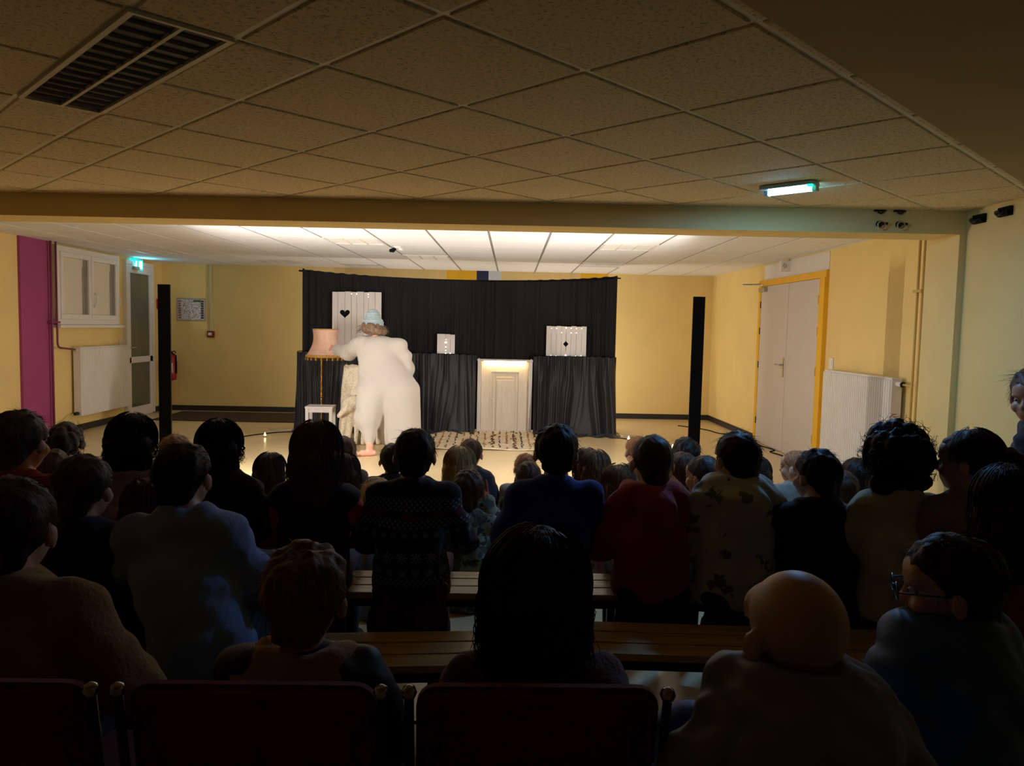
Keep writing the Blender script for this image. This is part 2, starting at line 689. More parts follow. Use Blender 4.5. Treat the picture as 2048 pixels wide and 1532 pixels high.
full_tile = None
for ia in range(-9, 9):
    for ib in range(-2, 12):
        cells = [(ia * .6, ia * .6 + .6)]
        if ia == -1: cells = [(-.6, -.3), (-.3, 0.0)]
        for a0, a1 in cells:
            b0, b1 = ib * .6, ib * .6 + .6
            if a0 == -.6 and a1 == -.3 and ib in (1, 2): continue        # the light fitting
            g = .012
            poly = [gab(a0 + g, b0 + g), gab(a1 - g, b0 + g), gab(a1 - g, b1 - g), gab(a0 + g, b1 - g)]
            cx, cy = gab((a0 + a1) / 2, (b0 + b1) / 2)
            if cy < 0.9 or abs(cx) > cy * 0.95 + .9: continue
            cl = near_clip(poly)
            if len(cl) < 3: continue
            whole = len(cl) == 4 and max(abs(p[0] - q[0]) + abs(p[1] - q[1]) for p, q in zip(cl, poly)) < 1e-6 and a1 - a0 > .5
            if whole:
                if full_tile is None:
                    s = .3 - g
                    full_tile = bevel_tile([(-s, -s), (s, -s), (s, s), (-s, s)], 0, .010, .004).mesh('ceiling_tile')
                o = new_obj('ceiling_tile', full_tile, M['tile_near'], near_ceiling, (cx, cy, ZN - .0065))
                o.rotation_euler = (0, 0, GA)
            else:
                bevel_tile(cl, ZN - .0065).build('ceiling_tile', M['tile_near'], near_ceiling)
# soffit edge strip: lower flat ceiling running diagonally at the right
sb0, sb1 = -0.72, -2.9
struct('trim_soffit', MB().prism_z([gab(-4.2, sb0), gab(4.6, sb0), gab(4.6, sb1), gab(-4.2, sb1)], 2.235, 2.6), M['soffit'])

far_ceiling = struct('ceiling', MB().box(XL, XR, 5.2, YB, ZF, 2.6), M['tbar_far'])
tag(far_ceiling, 'white suspended tile ceiling over the stage room')
FR = math.radians(1.4)
fdx, fdy = math.sin(FR), math.cos(FR)
def fpt(u, w): return (u * fdy + (w) * fdx, 10 + w * fdy - u * fdx)


FAR_FIT = {(-3, -5): 'panel'}
far_full = None
far_fixtures = {(-8, 0), (-6, 2), (-4, 3), (2, 1), (2, -3), (-2, 0), (-3, -3)}
for iu in range(-10, 7):
    for iw in range(-8, 5):
        if (iu, iw) in far_fixtures: continue
        g, gw = .0125, .003
        u0, w0 = iu * .6, iw * .6
        poly = [fpt(u0 + g, w0 + gw), fpt(u0 + .6 - g, w0 + gw), fpt(u0 + .6 - g, w0 + .6 - gw), fpt(u0 + g, w0 + .6 - gw)]
        cl = poly
        for a, b, c in [(1, 0, XR), (-1, 0, -XL), (0, 1, YB), (-0.0365, -1, -(5.07 + .3 + 0.0365 * 3.145))]:
            cl = clip_poly(cl, a, b, c)
            if len(cl) < 3: break
        if len(cl) < 3: continue
        if len(cl) == 4 and max(abs(p[0] - q[0]) + abs(p[1] - q[1]) for p, q in zip(cl, poly)) < 1e-6:
            if far_full is None:
                s, sw_ = .3 - g, .3 - gw
                far_full = bevel_tile([(-s, -sw_), (s, -sw_), (s, sw_), (-s, sw_)], 0, .006, .003).mesh('ceiling_tile')
            c = fpt(u0 + .3, w0 + .3)
            o = new_obj('ceiling_tile', far_full, M['tile_far'], far_ceiling, (c[0], c[1], ZF - .005))
            o.rotation_euler = (0, 0, -FR)
        else:
            bevel_tile(cl, ZF - .005, .006, .003).build('ceiling_tile', M['tile_far'], far_ceiling)

# ---- recessed light fittings
M['louvre'] = mat('louvre_aluminium', (120, 108, 92), 0.35, 0.05, metal=0.7)
M['housing'] = mat('fitting_inside', (60, 52, 46), 0.6, 0.05)
M['diffuser'] = mat('fitting_diffuser', (214, 210, 204), 0.4, 0.02)


def louvre_light(label, cx, cy, z, rz, w, l, lanes, blades, group, inside='louvre'):
    e = empty('ceiling_light', (cx, cy, z), rz, label, 'ceiling light', group)
    m = MB()
    for s in (-1, 1):
        m.box(s * w / 2 - (.018 if s > 0 else 0), s * w / 2 + (.018 if s < 0 else 0), -l / 2, l / 2, -.012, .0)
        m.box(-w / 2 + .018, w / 2 - .018, s * l / 2 - (.014 if s > 0 else 0), s * l / 2 + (.014 if s < 0 else 0), -.012, .0)
    m.build('frame', M['pvc'] if inside == 'far' else M['tbar'], e)
    MB().box(-w / 2 + .01, w / 2 - .01, -l / 2 + .01, l / 2 - .01, -.0008, 0).build('reflector', M['housing'] if inside != 'far' else M['diffuser'], e)
    lw = (w - .036) / lanes
    for k in range(1, lanes):
        x = -w / 2 + .018 + k * lw
        MB().box(x - .006, x + .006, -l / 2 + .014, l / 2 - .014, -.012, -.001).build('divider', M['tbar'], e)
    for k in range(lanes):
        x0 = -w / 2 + .018 + k * lw + .007
        for j in range(blades):
            y = -l / 2 + (j + 1) * l / (blades + 1)
            m = MB()
            m.add([(x0, y - .008, -.003), (x0 + lw - .014, y - .008, -.003), (x0 + lw - .014, y, -.011), (x0, y, -.011), (x0, y + .008, -.003), (x0 + lw - .014, y + .008, -.003)],
                  [(0, 1, 2, 3), (3, 2, 5, 4), (0, 4, 5, 1), (0, 3, 4), (1, 5, 2)])
            m.build('louvre_blade', M['louvre'] if inside != 'far' else M['diffuser'], e)
    return e


c = gab(-.45, 1.2)
louvre_light('dark twin louvre light fitting recessed diagonally in speckled ceiling, top left', c[0], c[1], ZN - .001, GA, .30, 1.19, 2, 14, None)
FARLAB = {(-8, 0): 'dim louvre light in stage ceiling just inside the beam, above the purple pilaster', (-6, 2): 'faint louvre light in stage ceiling between left window and back wall',
          (-4, 3): 'shadowed louvre light in stage ceiling above the upper left curtain corner', (2, 1): 'louvre light in stage ceiling above the right end of curtain',
          (2, -3): 'louvre light at beam edge where the bright ceiling ends on the right', (-2, 0): 'pale square ceiling light behind the small black and white detector',
          (-3, -3): 'grey louvre light at beam edge left of the small ceiling detector'}
for (iu, iw) in sorted(far_fixtures):
    c = fpt(iu * .6 + .3, iw * .6 + .3)
    louvre_light(FARLAB[(iu, iw)], c[0], c[1], ZF - .001, -FR, .592, .592, 3, 5, 'louvre lights in the stage ceiling', 'far')

# small detector on the stage ceiling
p = at(826, 494, 9.0)
e = empty('ceiling_detector', (-1.13, 8.95, ZF - .006), 0.3, 'small white and black detector hanging from bright stage ceiling', 'detector')
MB().lathe([(.055, 0), (.055, -.012), (.03, -.03), (.018, -.03)], 16).build('base', M['pvc'], e)
MB().tube([(-.02, 0, -.03), (-.05, -.02, -.055), (-.09, -.02, -.06)], [.018, .026, .016], 10).build('sensor_head', M['black'], e)
MB().tube([(.02, 0, -.02), (.07, .01, -.04)], [.02, .016], 10).build('sensor_cap', M['pvc'], e)

# ---- emergency light strip on the front ceiling
c = gab(2.79, .33)
e = empty('emergency_light', (c[0], c[1], ZN - .009), GA + math.pi / 2, 'glowing blue white emergency light bar on diagonal ceiling tile', 'light')
M['clear'] = mat('translucent_plastic', (170, 200, 205), 0.25, 0.02)
MB().box(-.155, .155, -.05, .05, -.022, 0, .006).build('housing', M['clear'], e)
M['led_tube'] = emat('led_tube_glow', (120, 205, 255), 14.0)
MB().tube([(-.135, -.028, -.034), (.135, -.028, -.034)], .014, 12).build('lamp_tube', M['led_tube'], e)
for s in (-1, 1):
    MB().box(s * .14 - .012, s * .14 + .012, -.05, -.008, -.05, -.02, .003).build('end_cap', M['clear'], e)
M['led_green'] = emat('pilot_green', (10, 235, 160), 2.2)
MB().box(-.15, -.125, .02, .048, -.032, -.020, .004).build('pilot_lamp', M['led_green'], e)
area_light('emergency_glow', (c[0], c[1], ZN - .075), (0.03, 0.06, -1), .27, .03, 7.6, (0.17, 0.47, 1.0))

# ---- eye hooks on the beam, brackets on the right wall
for i, px in enumerate((1820, 1860)):
    X = 2.56 if i == 0 else 2.69
    y = beam_y(X)
    e = empty('wall_hook', (X, y, 2.21), 0, ['left of two metal eye hooks on beam near right wall', 'right of two metal eye hooks on beam near right wall'][i], 'hook', 'eye hooks on the beam')
    MB().lathe([(.022, 0), (.022, .006), (.012, .012), (.012, .03)], 12).build('plate', M['dark_metal'], e).rotation_euler = (math.pi / 2, 0, 0)
    MB().tube([(.025 * math.cos(t), -.034, .025 * math.sin(t) - .01) for t in np.linspace(0, 6.28, 14)], .005, 6).build('ring', M['steel'], e)
    MB().box(-.008, .045, -.036, -.024, -.008, .008, .003).build('wing_nut', M['dark_metal'], e)
    b = empty('rail_bracket', (X, y, ZN - .02), 0, ['left of two small dark brackets where beam meets ceiling', 'right of two small dark brackets where beam meets ceiling'][i], 'bracket', 'brackets above the eye hooks')
    MB().box(-.04, .04, -.012, 0, 0, .012, .003).build('plate', M['dark_metal'], b)
    MB().tube([(-.02, -.014, -.004), (0, -.02, -.014), (.02, -.014, -.004)], .006, 6).build('clip', M['dark_metal'], b)
for i, (Y0, z0) in enumerate(((4.93, 2.235), (4.68, 2.245))):
    e = empty('cable_clamp', (XNR, Y0, z0), 0, ['far black clamp on right wall under ceiling by the beam', 'near black clamp on right wall under ceiling'][i], 'clamp', 'black clamps on the right wall')
    MB().box(-.02, 0, -.06, .06, -.028, .03, .004).build('plate', M['black'], e)
    MB().tube([(-.03, -.05, -.01), (-.05, 0, -.02), (-.03, .05, 0)], .016, 8).build('grip', M['dark_metal'], e)

# ---- left wall: window, door, radiator, pipes
def wall_left_box(m, y0, y1, z0, z1, d0, d1, bev=0): return m.box(XL + d0, XL + d1, y0, y1, z0, z1, bev)


M['shutter'] = mat('roller_shutter_beige', (226, 216, 198), 0.5, 0.03, 3, 0, 1)
M['glass_dark'] = mat('frosted_door_glass', (96, 98, 84), 0.15, 0.15, 1.5, spec=0.8)
M['gasket'] = mat('window_gasket_grey', (168, 162, 150), 0.5, 0.05)
win = struct('window_1', wall_left_box(MB(), 9.46, 11.02, 1.385, 2.35, 0, .02), M['pvc'])
tag(win, 'white two-pane window with closed roller shutters beside the purple pilaster')
m = MB()
for (y0, y1, z0, z1) in ((9.46, 11.02, 2.28, 2.35), (9.46, 11.02, 1.385, 1.45), (9.46, 9.53, 1.45, 2.28), (10.95, 11.02, 1.45, 2.28)):
    wall_left_box(m, y0, y1, z0, z1, .02, .07, .006)
m.build('window_frame', M['pvc'], win)
for k, (y0, y1) in enumerate(((9.53, 10.235), (10.245, 10.95))):
    m = MB()
    for (a, b, z0, z1) in ((y0, y1, 2.22, 2.28), (y0, y1, 1.45, 1.515), (y0, y0 + .06, 1.515, 2.22), (y1 - .06, y1, 1.515, 2.22)):
        wall_left_box(m, a, b, z0, z1, .025, .085, .006)
    sash = m.build('window_sash', M['pvc'], win)
    wall_left_box(MB(), y0 + .06, y1 - .06, 1.515, 2.22, .021, .028).build('roller_shutter', M['shutter'], sash)
    m = MB()
    for j in range(3):
        yy = y1 - .06 - .022 * (j + 1)
        wall_left_box(m, yy, yy + .012, 1.515, 2.22 - .1 * (j > 1), .03, .07 - j * .01)
    m.build('gasket', M['gasket'], sash)
    if k == 1:
        m = MB()
        m.tube([(XL + .10, 10.275, 1.62), (XL + .13, 10.275, 1.66), (XL + .13, 10.29, 1.76), (XL + .10, 10.29, 1.80)], .012, 8)
        m.build('handle', M['pvc'], sash)
wall_left_box(MB(), 9.44, 11.05, 1.345, 1.383, 0, .12, .006).build('window_sill', M['pvc'], win)

door = struct('door_1', wall_left_box(MB(), 11.25, 12.15, 0.0, 2.33, 0, .02), M['pvc'])
tag(door, 'white glazed exit door with two frosted panes under glowing sign')
m = MB()
for (y0, y1, z0, z1) in ((11.25, 12.15, 2.27, 2.33), (11.25, 11.30, .02, 2.27), (12.10, 12.15, .02, 2.27)):
    wall_left_box(m, y0, y1, z0, z1, .02, .06, .005)
m.build('door_frame', M['pvc'], door)
m = MB()
for (y0, y1, z0, z1) in ((11.30, 12.10, 2.15, 2.27), (11.30, 12.10, .02, .16), (11.30, 12.10, .82, .91), (11.30, 11.39, .16, 2.15), (12.01, 12.10, .16, 2.15)):
    wall_left_box(m, y0, y1, z0, z1, .022, .05, .004)
leaf = m.build('door_leaf', M['pvc'], door)
for z0, z1 in ((.91, 2.15), (.16, .82)):
    wall_left_box(MB(), 11.39, 12.01, z0, z1, .024, .034).build('glass_pane', M['glass_dark'], leaf)
MB().tube([(XL + .06, 11.35, 1.05), (XL + .10, 11.35, 1.05), (XL + .10, 11.46, 1.05)], .010, 8).build('handle', M['steel'], leaf)
wall_left_box(MB(), 11.45, 11.62, 2.205, 2.25, .05, .09, .004).build('door_closer', M['gasket'], leaf)

# exit sign above the door
e = empty('exit_sign', (XL, 11.63, 2.285), 0, 'glowing cyan exit sign above the glazed left door', 'sign')
M['sign_glow'] = emat('exit_sign_cyan', (0, 170, 190), 1.2)
M['sign_white'] = emat('exit_sign_white', (190, 250, 255), 4.0)
MB().box(.0, .06, -.15, .15, -.075, .075, .005).build('body', M['sign_glow'], e)
m = MB()     # running figure: head, body, limbs
m.tube([(.063, -.075, .030), (.063, -.075, .046)], [.014, .012], 8)
for a, b, r in (((-.078, .02), (-.09, -.015), .012), ((-.09, -.015), (-.065, -.035), .008), ((-.065, -.035), (-.07, -.06), .007), ((-.09, -.015), (-.12, -.045), .008), ((-.08, .015), (-.05, -.002), .006), ((-.082, .015), (-.115, .005), .006)):
    m.tube([(.063, a[0], a[1]), (.063, b[0], b[1])], r, 6)
m.build('running_figure', M['sign_white'], e)
MB().box(.058, .064, .02, .11, -.055, .052).build('door_symbol', M['sign_white'], e)
area_light('exit_sign_glow', (XL + .13, 11.63, 2.285), (1, -.3, .5), .25, .12, 0.45, (0.1, 0.75, 1.0))


def radiator(name, label, face, x_wall, y0, y1, z0, z1, sgn, ribs):
    """panel radiator on a side wall; sgn=+1: wall at left facing +x"""
    e = empty(name, (x_wall, y0, z0), 0, label, 'radiator')
    L, Hh = y1 - y0, z1 - z0
    d0, d1 = .035, .125
    X = lambda d: sgn * d
    # fluted front panel
    v, f = [], []
    n = ribs * 4
    for i in range(n + 1):
        y = L * i / n
        k = (i % 4)
        d = d1 + (.014 if k in (1, 2, 3) else 0.0)
        for z in (.02, Hh - .02):
            v.append((X(d), y, z))
    for i in range(n):
        f.append((2 * i, 2 * i + 2, 2 * i + 3, 2 * i + 1))
    m = MB().add(v, f)
    for i in (0,):
        m.box(min(X(d1 - .012), X(d1)), max(X(d1 - .012), X(d1)), 0, L, .02, Hh - .02)
    m.build('fluted_panel', M['rad'], e)
    m = MB()
    m.box(min(X(d0), X(d0 + .015)), max(X(d0), X(d0 + .015)), 0, L, .02, Hh - .02)
    m.build('back_panel', M['rad'], e)
    MB().box(min(X(d0), X(d1)), max(X(d0), X(d1)), -.003, L + .003, Hh - .02, Hh, .004).build('top_grille', M['rad'], e)
    for yy in (-.006, L - .002):
        MB().box(min(X(d0), X(d1)), max(X(d0), X(d1)), yy, yy + .008, .02, Hh - .02).build('side_panel', M['rad'], e)
    for yy in (.2, L - .2):
        MB().box(min(X(.003), X(d0)), max(X(.003), X(d0)), yy - .02, yy + .02, .1, Hh - .1).build('wall_bracket', M['steel'], e)
    return e


r1 = radiator('radiator', 'white fluted radiator under the window beside the purple pilaster', 1, XL, 9.86, 11.16, .20, 1.10, 1, 32)
MB().tube([(.08, -.03, .86), (.08, .02, .86)], .018, 8).build('valve', M['pipe_cream'], r1)
MB().tube([(.08, -.07, .05), (.08, .02, .05)], .022, 8).build('drain_valve', M['dark_metal'], r1)
r2 = radiator('radiator', 'white fluted radiator right of the yellow framed door', -1, XR, 6.56, 7.92, .15, 1.10, -1, 34)
MB().tube([(-.08, -.10, .90), (-.08, .03, .90)], [.026, .018], 10).build('thermostat', M['pvc'], r2)
MB().tube([(-.08, -.10, .90), (-.08, -.11, .90)], [.028, .02], 10).build('thermostat_cap', M['dark_metal'], r2)

e = empty('heating_pipes', (XL, 9.38, 0), 0, 'pair of purple painted heating pipes on the edge of the purple pilaster', 'pipes')
MB().tube([(.075, -.05, .1), (.075, -.05, ZF)], .014, 8).build('pipe', M['pipe_purple'], e)
MB().tube([(.075, .06, ZF), (.075, .06, 1.16), (.075, .075, 1.12), (.075, .11, 1.10), (.075, .44, 1.07)], .012, 8).build('pipe', M['pipe_purple'], e)
MB().tube([(.075, -.05, .12), (.075, .03, .10), (.075, .36, .25)], .011, 8).build('pipe', M['pipe_cream'], e)
MB().box(.03, .10, -.08, .09, 1.40, 1.425, .004).build('pipe_clip', M['pipe_purple'], e)
MB().box(.01, .03, -.02, .03, 1.39, 1.435, .004).build('pipe_clip', M['pipe_purple'], e)
e = empty('heating_pipes', (XR, 6.30, 0), 0, 'two slim yellow heating pipes running up beside the right radiator', 'pipes')
for yy in (.0, -.075):
    MB().tube([(-.09, yy, .12), (-.09, yy, ZF)], .011, 8).build('pipe', M['pipe_yellow'], e)
MB().box(-.12, -.06, -.10, .03, 1.83, 1.855, .004).build('pipe_clip', M['pipe_yellow'], e)
MB().tube([(-.09, -.04, 1.843), (-.003, -.04, 1.843)], .008, 6).build('clip_rod', M['pipe_yellow'], e)
MB().tube([(-.09, .0, 1.05), (-.085, .08, 1.05), (-.08, .17, 1.05)], .010, 8).build('branch_pipe', M['pipe_yellow'], e)

# switches and little signs on the left wall
for (Y0, z0, nm, lb, w, h, mt) in ((11.14, 1.15, 'light_switch', 'white light switch between window and left door', .05, .08, 'pvc'),
                                   (11.15, 1.72, 'thermostat_box', 'small white box beside top of left door', .05, .11, 'pvc'),
                                   (12.42, 1.72, 'notice_sign', 'small red and white notice between left door and corner', .12, .16, 'red')):
    e = empty(nm, (XL, Y0, z0), 0, lb, 'sign' if 'sign' in nm else 'switch')
    MB().box(0, .012, -w / 2, w / 2, -h / 2, h / 2, .003).build('plate', M[mt], e)
    MB().box(.012, .016, -w / 4, w / 4, -h / 4, h / 4, .002).build('rocker' if 'sign' not in nm else 'print', M['pvc'], e)

# ---- right wall: double door in a yellow frame
def wr(m, y0, y1, z0, z1, d0, d1, bev=0): return m.box(XR - d1, XR - d0, y0, y1, z0, z1, bev)


door2 = struct('door_2', wr(MB(), 8.36, 10.24, 0.0, 2.10, 0, .01), M['frame_yellow'])
tag(door2, 'grey double door in a bright yellow frame on the right wall')
m = MB()
wr(m, 8.20, 10.28, 2.085, 2.165, 0, .035, .004)
wr(m, 10.20, 10.28, 0, 2.085, 0, .035, .004)
m.build('door_frame', M['frame_yellow'], door2)
for k, (a, b, d) in enumerate(((8.20, 8.245, .05), (8.25, 8.30, .038), (8.305, 8.375, .03))):
    wr(MB(), a, b, 0, 2.09, 0, d, .004).build('frame_moulding', M['frame_yellow'], door2)
l1 = wr(MB(), 9.257, 10.205, .008, 2.082, .011, .026, .003).build('door_leaf', M['door_grey'], door2)
l2 = wr(MB(), 8.375, 9.250, .008, 2.082, .011, .026, .003).build('door_leaf', M['door_grey'], door2)
for z0 in (.25, 1.0, 1.45, 1.8):
    wr(MB(), 10.196, 10.212, z0, z0 + .09, .02, .036, .004).build('hinge', M['dark_metal'], l1)
    wr(MB(), 8.366, 8.384, z0, z0 + .10, .02, .036, .004).build('hinge', M['pipe_yellow'], l2)
wr(MB(), 9.30, 9.345, .93, 1.17, .026, .034, .01).build('handle_plate', M['steel'], l1)
MB().tube([(XR - .03, 9.322, 1.08), (XR - .085, 9.322, 1.08), (XR - .085, 9.36, 1.08), (XR - .08, 9.46, 1.085)], .010, 8).build('handle', M['steel'], l1)
m = wr(MB(), 9.98, 10.19, 2.01, 2.065, .026, .075, .006)
cl = m.build('door_closer', M['steel'], l1)
MB().tube([(XR - .06, 10.08, 2.07), (XR - .06, 10.08, 2.10), (XR - .30, 10.14, 2.105), (XR - .04, 10.24, 2.12)], .008, 6).build('closer_arm', M['steel'], door2)
tr = struct('trim_lintel', wr(MB(), 8.20, 10.16, 2.167, ZF - .02, 0, .008), M['white_paint'])
e = empty('exit_sign', (XR, 9.30, 2.29), 0, 'unlit white exit sign box above the grey double door', 'sign')
MB().box(-.13, 0, -.03, .03, -.065, .06, .004).build('body', M['pvc'], e)
m = MB()
for dx, dz in ((-.10, .0), (-.09, .02), (-.085, -.02), (-.07, .01), (-.065, -.015)):
    m.box(dx - .006, dx + .006, -.0325, -.0305, dz - .012, dz + .012)
m.build('pictogram', M['gasket'], e)
e = empty('light_switch', (XR, 8.03, 1.16), 0, 'white light switch between yellow door frame and radiator', 'switch')
MB().box(-.012, 0, -.045, .045, -.06, .06, .003).build('plate', M['pvc'], e)
MB().box(-.016, -.012, -.02, .02, -.03, .03, .002).build('rocker', M['pvc'], e)

# ---- back wall: mural, conduit, evacuation plan, extinguisher
YW = YB
mural = empty('wall_mural', (0, YW, 2.0), 0, 'painted mural blocks of yellow, navy and sand above the black curtain', 'mural')
for x0, x1, z0, key in ((-2.42, -.775, 1.9, 'mural_beige'), (-.775, -.285, 1.9, 'mural_yellow'), (-.285, -.09, 1.9, 'blue_wall'), (.12, 1.42, 1.9, 'mural_beige'), (1.42, 1.87, 1.9, 'mural_yellow')):
    MB().box(x0, x1, -.004, 0, z0 - 2, ZF - 2).build('mural_block', M[key], mural)
MB().prism([(-.09, ZF - 2), (.12, ZF - 2), (.12, .22), (-.02, -.1), (-.09, -.1)], -.004, 0).build('mural_block', M['mural_light'], mural)
e = empty('cable_conduit', (-4.585, YW, 0), 0, 'thin pale cable conduit on back wall with small red box below', 'conduit')
MB().box(-.022, .022, -.02, 0, 1.30, ZF, .003).build('trunking', M['pipe_cream'], e)
MB().box(-.055, .055, -.045, 0, 1.20, 1.305, .004).build('call_box', mat('call_box_red', (128, 40, 20), .4), e)
MB().box(-.035, .025, -.05, -.045, 1.235, 1.28, .002).build('push_plate', M['pvc'], e)


def plan_mat():
    t = NT('evacuation_plan_print')
    v = t.coords('Object', (1, 1, 1))
    f = t.noise(v, 24, 2, 0.4)
    line = t.math('MULTIPLY', t.ramp(f, .46, .49), t.ramp(f, .57, .54))
    b = t.n('ShaderNodeTexVoronoi')
    b.inputs['Scale'].default_value = 20
    t.l(v, b.inputs['Vector'])
    dots = t.ramp(b.outputs['Distance'], .22, .12)
    c = t.mix(t.math('MULTIPLY', line, .65), lin((226, 222, 226)), lin((80, 84, 84)))
    t.col(t.mix(t.math('MULTIPLY', dots, .8), c, lin((70, 80, 76))))
    t.b.inputs['Roughness'].default_value = .3
    return t.m


e = empty('evacuation_plan', (-4.905, YW, 1.645), 0, 'framed evacuation plan on the back wall beside the conduit', 'notice')
MB().box(-.235, .235, -.010, 0, -.185, .185, .003).build('backing', M['gasket'], e)
MB().box(-.215, .215, -.0125, -.0101, -.165, .165).build('plan_sheet', plan_mat(), e)
m = MB(); m2 = MB()
for i in range(8):
    z = -.145 + i * .038
    m.box(-.205, -.16, -.0145, -.0125, z, z + .026)
    m2.box(.16, .205, -.0145, -.0125, z, z + .03)
m.build('colour_key', mat('plan_key_red', (150, 96, 84), .4, .5, 40), e)
m2.build('text_block', mat('plan_text_dark', (70, 66, 80), .4, .5, 60), e)
MB().box(.04, .155, -.0145, -.0125, .125, .155).build('title_bar', mat('plan_title_green', (60, 96, 40), .4, .4, 50), e)
e = empty('fire_extinguisher', (-5.17, 12.42, 0.5), 0, 'red fire extinguisher on back wall behind the black tower', 'extinguisher')
MB().lathe([(.02, 0), (.07, .01), (.075, .03), (.075, .36), (.05, .41), (.025, .43)], 18).build('cylinder', M['red'], e)
MB().tube([(0, 0, .43), (0, 0, .47)], .022, 10).build('valve', M['dark_metal'], e)
MB().tube([(0, 0, .46), (.06, -.02, .475), (.075, -.02, .44)], .008, 6).build('lever', M['black'], e)
MB().tube([(.02, -.02, .44), (.085, -.03, .40), (.088, -.03, .2), (.08, -.03, .12)], .010, 8).build('hose', M['black'], e)
m = MB().box(-.05, .05, -.0775, -.070, .12, .28, .003)
m.build('instruction_label', M['pvc'], e)
MB().box(-.03, .03, .07, .145, .1, .3).build('wall_bracket', M['dark_metal'], e)

# mat along the back wall, cables on the floor
MB().box(-4.98, -2.72, 11.22, 12.36, 0, .012, .004).build('door_mat', mat('mat_brown', (62, 42, 26), .95, .3, 90, .6, 300)).name = 'floor_mat'
tag(bpy.data.objects['floor_mat'], 'long dark brown mat along the back wall left of curtain', 'mat')


def floor_cable(label, pts, r, m):
    P = [Vector((x, y, r)) for x, y in pts]
    out = []
    for i in range(len(P) - 1):
        a, b = P[max(i - 1, 0)], P[i]
        c, d = P[i + 1], P[min(i + 2, len(P) - 1)]
        for t in np.linspace(0, 1, 6)[:-1]:
            out.append(.5 * ((2 * b) + (c - a) * t + (2 * a - 5 * b + 4 * c - d) * t * t + (3 * b - a - 3 * c + d) * t ** 3))
    out.append(P[-1])
    o = MB().tube(out, r, 6).build('power_cable', m)
    return tag(o, label, 'cable')


floor_cable('black cable lying along the right skirting to the double door', [(2.9, 11.7), (3.2, 11.3), (3.3, 10.9), (3.46, 10.75), (3.40, 10.45), (3.52, 10.2), (3.5, 9.8), (3.56, 9.4), (3.45, 9.25), (3.5, 8.9), (3.4, 8.2), (3.3, 7.4)], .007, M['black'])
floor_cable('thin dark cable curving from curtain foot past the left tea lights', [(-2.62, 10.3), (-2.9, 10.12), (-3.15, 9.75), (-3.2, 9.3), (-3.05, 8.7), (-2.9, 7.9), (-2.86, 7.02)], .007, M['black'])
floor_cable('thin dark cable from right curtain foot past the right tea lights', [(1.72, 10.25), (1.95, 10.02), (2.2, 9.75), (2.3, 9.3), (2.2, 8.6), (1.95, 7.8), (1.83, 7.02)], .007, M['black'])
# ------------------------------------------------------------------ STAGE
M['black_cloth'] = mat('black_curtain_cloth', (14, 15, 20), 0.9, 0.25, 3, 0.2, 220, sheen=0.06, scale=(6, 1, .6))
M['navy_cloth'] = mat('dark_slate_drape', (20, 22, 30), 0.55, 0.15, 4, 0.2, 240, sheen=0.2)
M['white_wood'] = mat('whitewashed_wood', (222, 215, 212), 0.6, 0.05, 5, 0.2, 60, scale=(8, 8, 1))
M['cream_wood'] = mat('whitewashed_door_wood', (224, 212, 196), 0.6, 0.07, 6, 0.25, 50, scale=(9, 9, .8))
M['gold'] = mat('antique_gold', (176, 128, 58), 0.3, 0.2, 20, metal=0.85)
M['gap_glow'] = emat('gap_glow_emission', (255, 246, 232), 2.5)


def light_tower(label, P, s):
    """black L-shaped lighting column; s=+1 opens towards +x"""
    e = empty('light_tower', (P[0], P[1], 0), 0, label, 'light tower', 'black lighting columns beside the stage')
    H = 1.775
    MB().box(-.0525, .0525, 0, .02, .012, H, .002).build('front_panel', M['black'], e)
    xo = -s * .0525
    MB().box(min(xo, xo + s * .012), max(xo, xo + s * .012), .02, .20, .012, H, .002).build('side_panel', M['black'], e)
    MB().box(-.14, .14, -.02, .30, 0, .012, .003).build('base_plate', M['black'], e)
    x = xo + s * .014
    MB().box(min(x, x + s * .006), max(x, x + s * .006), .026, .056, .56, 1.28).build('led_strip', emat('led_strip_warm', (255, 226, 196), 3.0), e)
    area_light('tower_light', (P[0] + xo + s * .036, P[1] + .042, .92), (s, .30, 0.06), .03, .72, STAGE_W, STAGE_COL)
    area_light('added_ceiling_fill', (P[0] + xo + s * .034, P[1] + .11, .34), (s * .42, .30, .86), .03, .10, UP_W, UP_COL, 1.6)  # fill light added to brighten the stage ceiling, no real lamp of the column
    return e


light_tower('black lighting column left of the performer, before the left door', LP, 1)
light_tower('black lighting column right of stage, before the right back corner', RP, -1)


# floodlight standing on the floor behind the backdrop, washing the back wall
area_light('backdrop_flood', (0.75, 11.15, .50), (.55, .75, .45), .25, .18, BACK_W, STAGE_COL)
area_light('backdrop_flood', (-1.2, 11.15, .50), (-.15, .8, .65), .25, .18, BACK_W * .75, STAGE_COL)


def cloth(name, material, x0, x1, nx, nz, fn, parent=None):
    """fn(u 0..1, t 0 top..1 bottom) arrays -> xyz"""
    u = np.linspace(0, 1, nx)[None, :] * np.ones((nz, 1))
    t = np.linspace(0, 1, nz)[:, None] * np.ones((1, nx))
    X, Y, Z = fn(u, t)
    V = np.stack([X, Y, Z], -1).reshape(-1, 3)
    i = (np.arange(nz - 1)[:, None] * nx + np.arange(nx - 1)[None, :]).ravel()
    Q = np.stack([i, i + 1, i + nx + 1, i + nx], 1)
    return new_obj(name, quads_mesh(name, V, Q), material, parent)


def folds(x, seed, freqs, amps):
    r = np.random.default_rng(seed)
    out = 0
    for f, a in zip(freqs, amps):
        out = out + a * np.sin(x * f * (1 + .15 * np.sin(x * 1.7 + r.uniform(0, 6))) + r.uniform(0, 6.28))
    return out


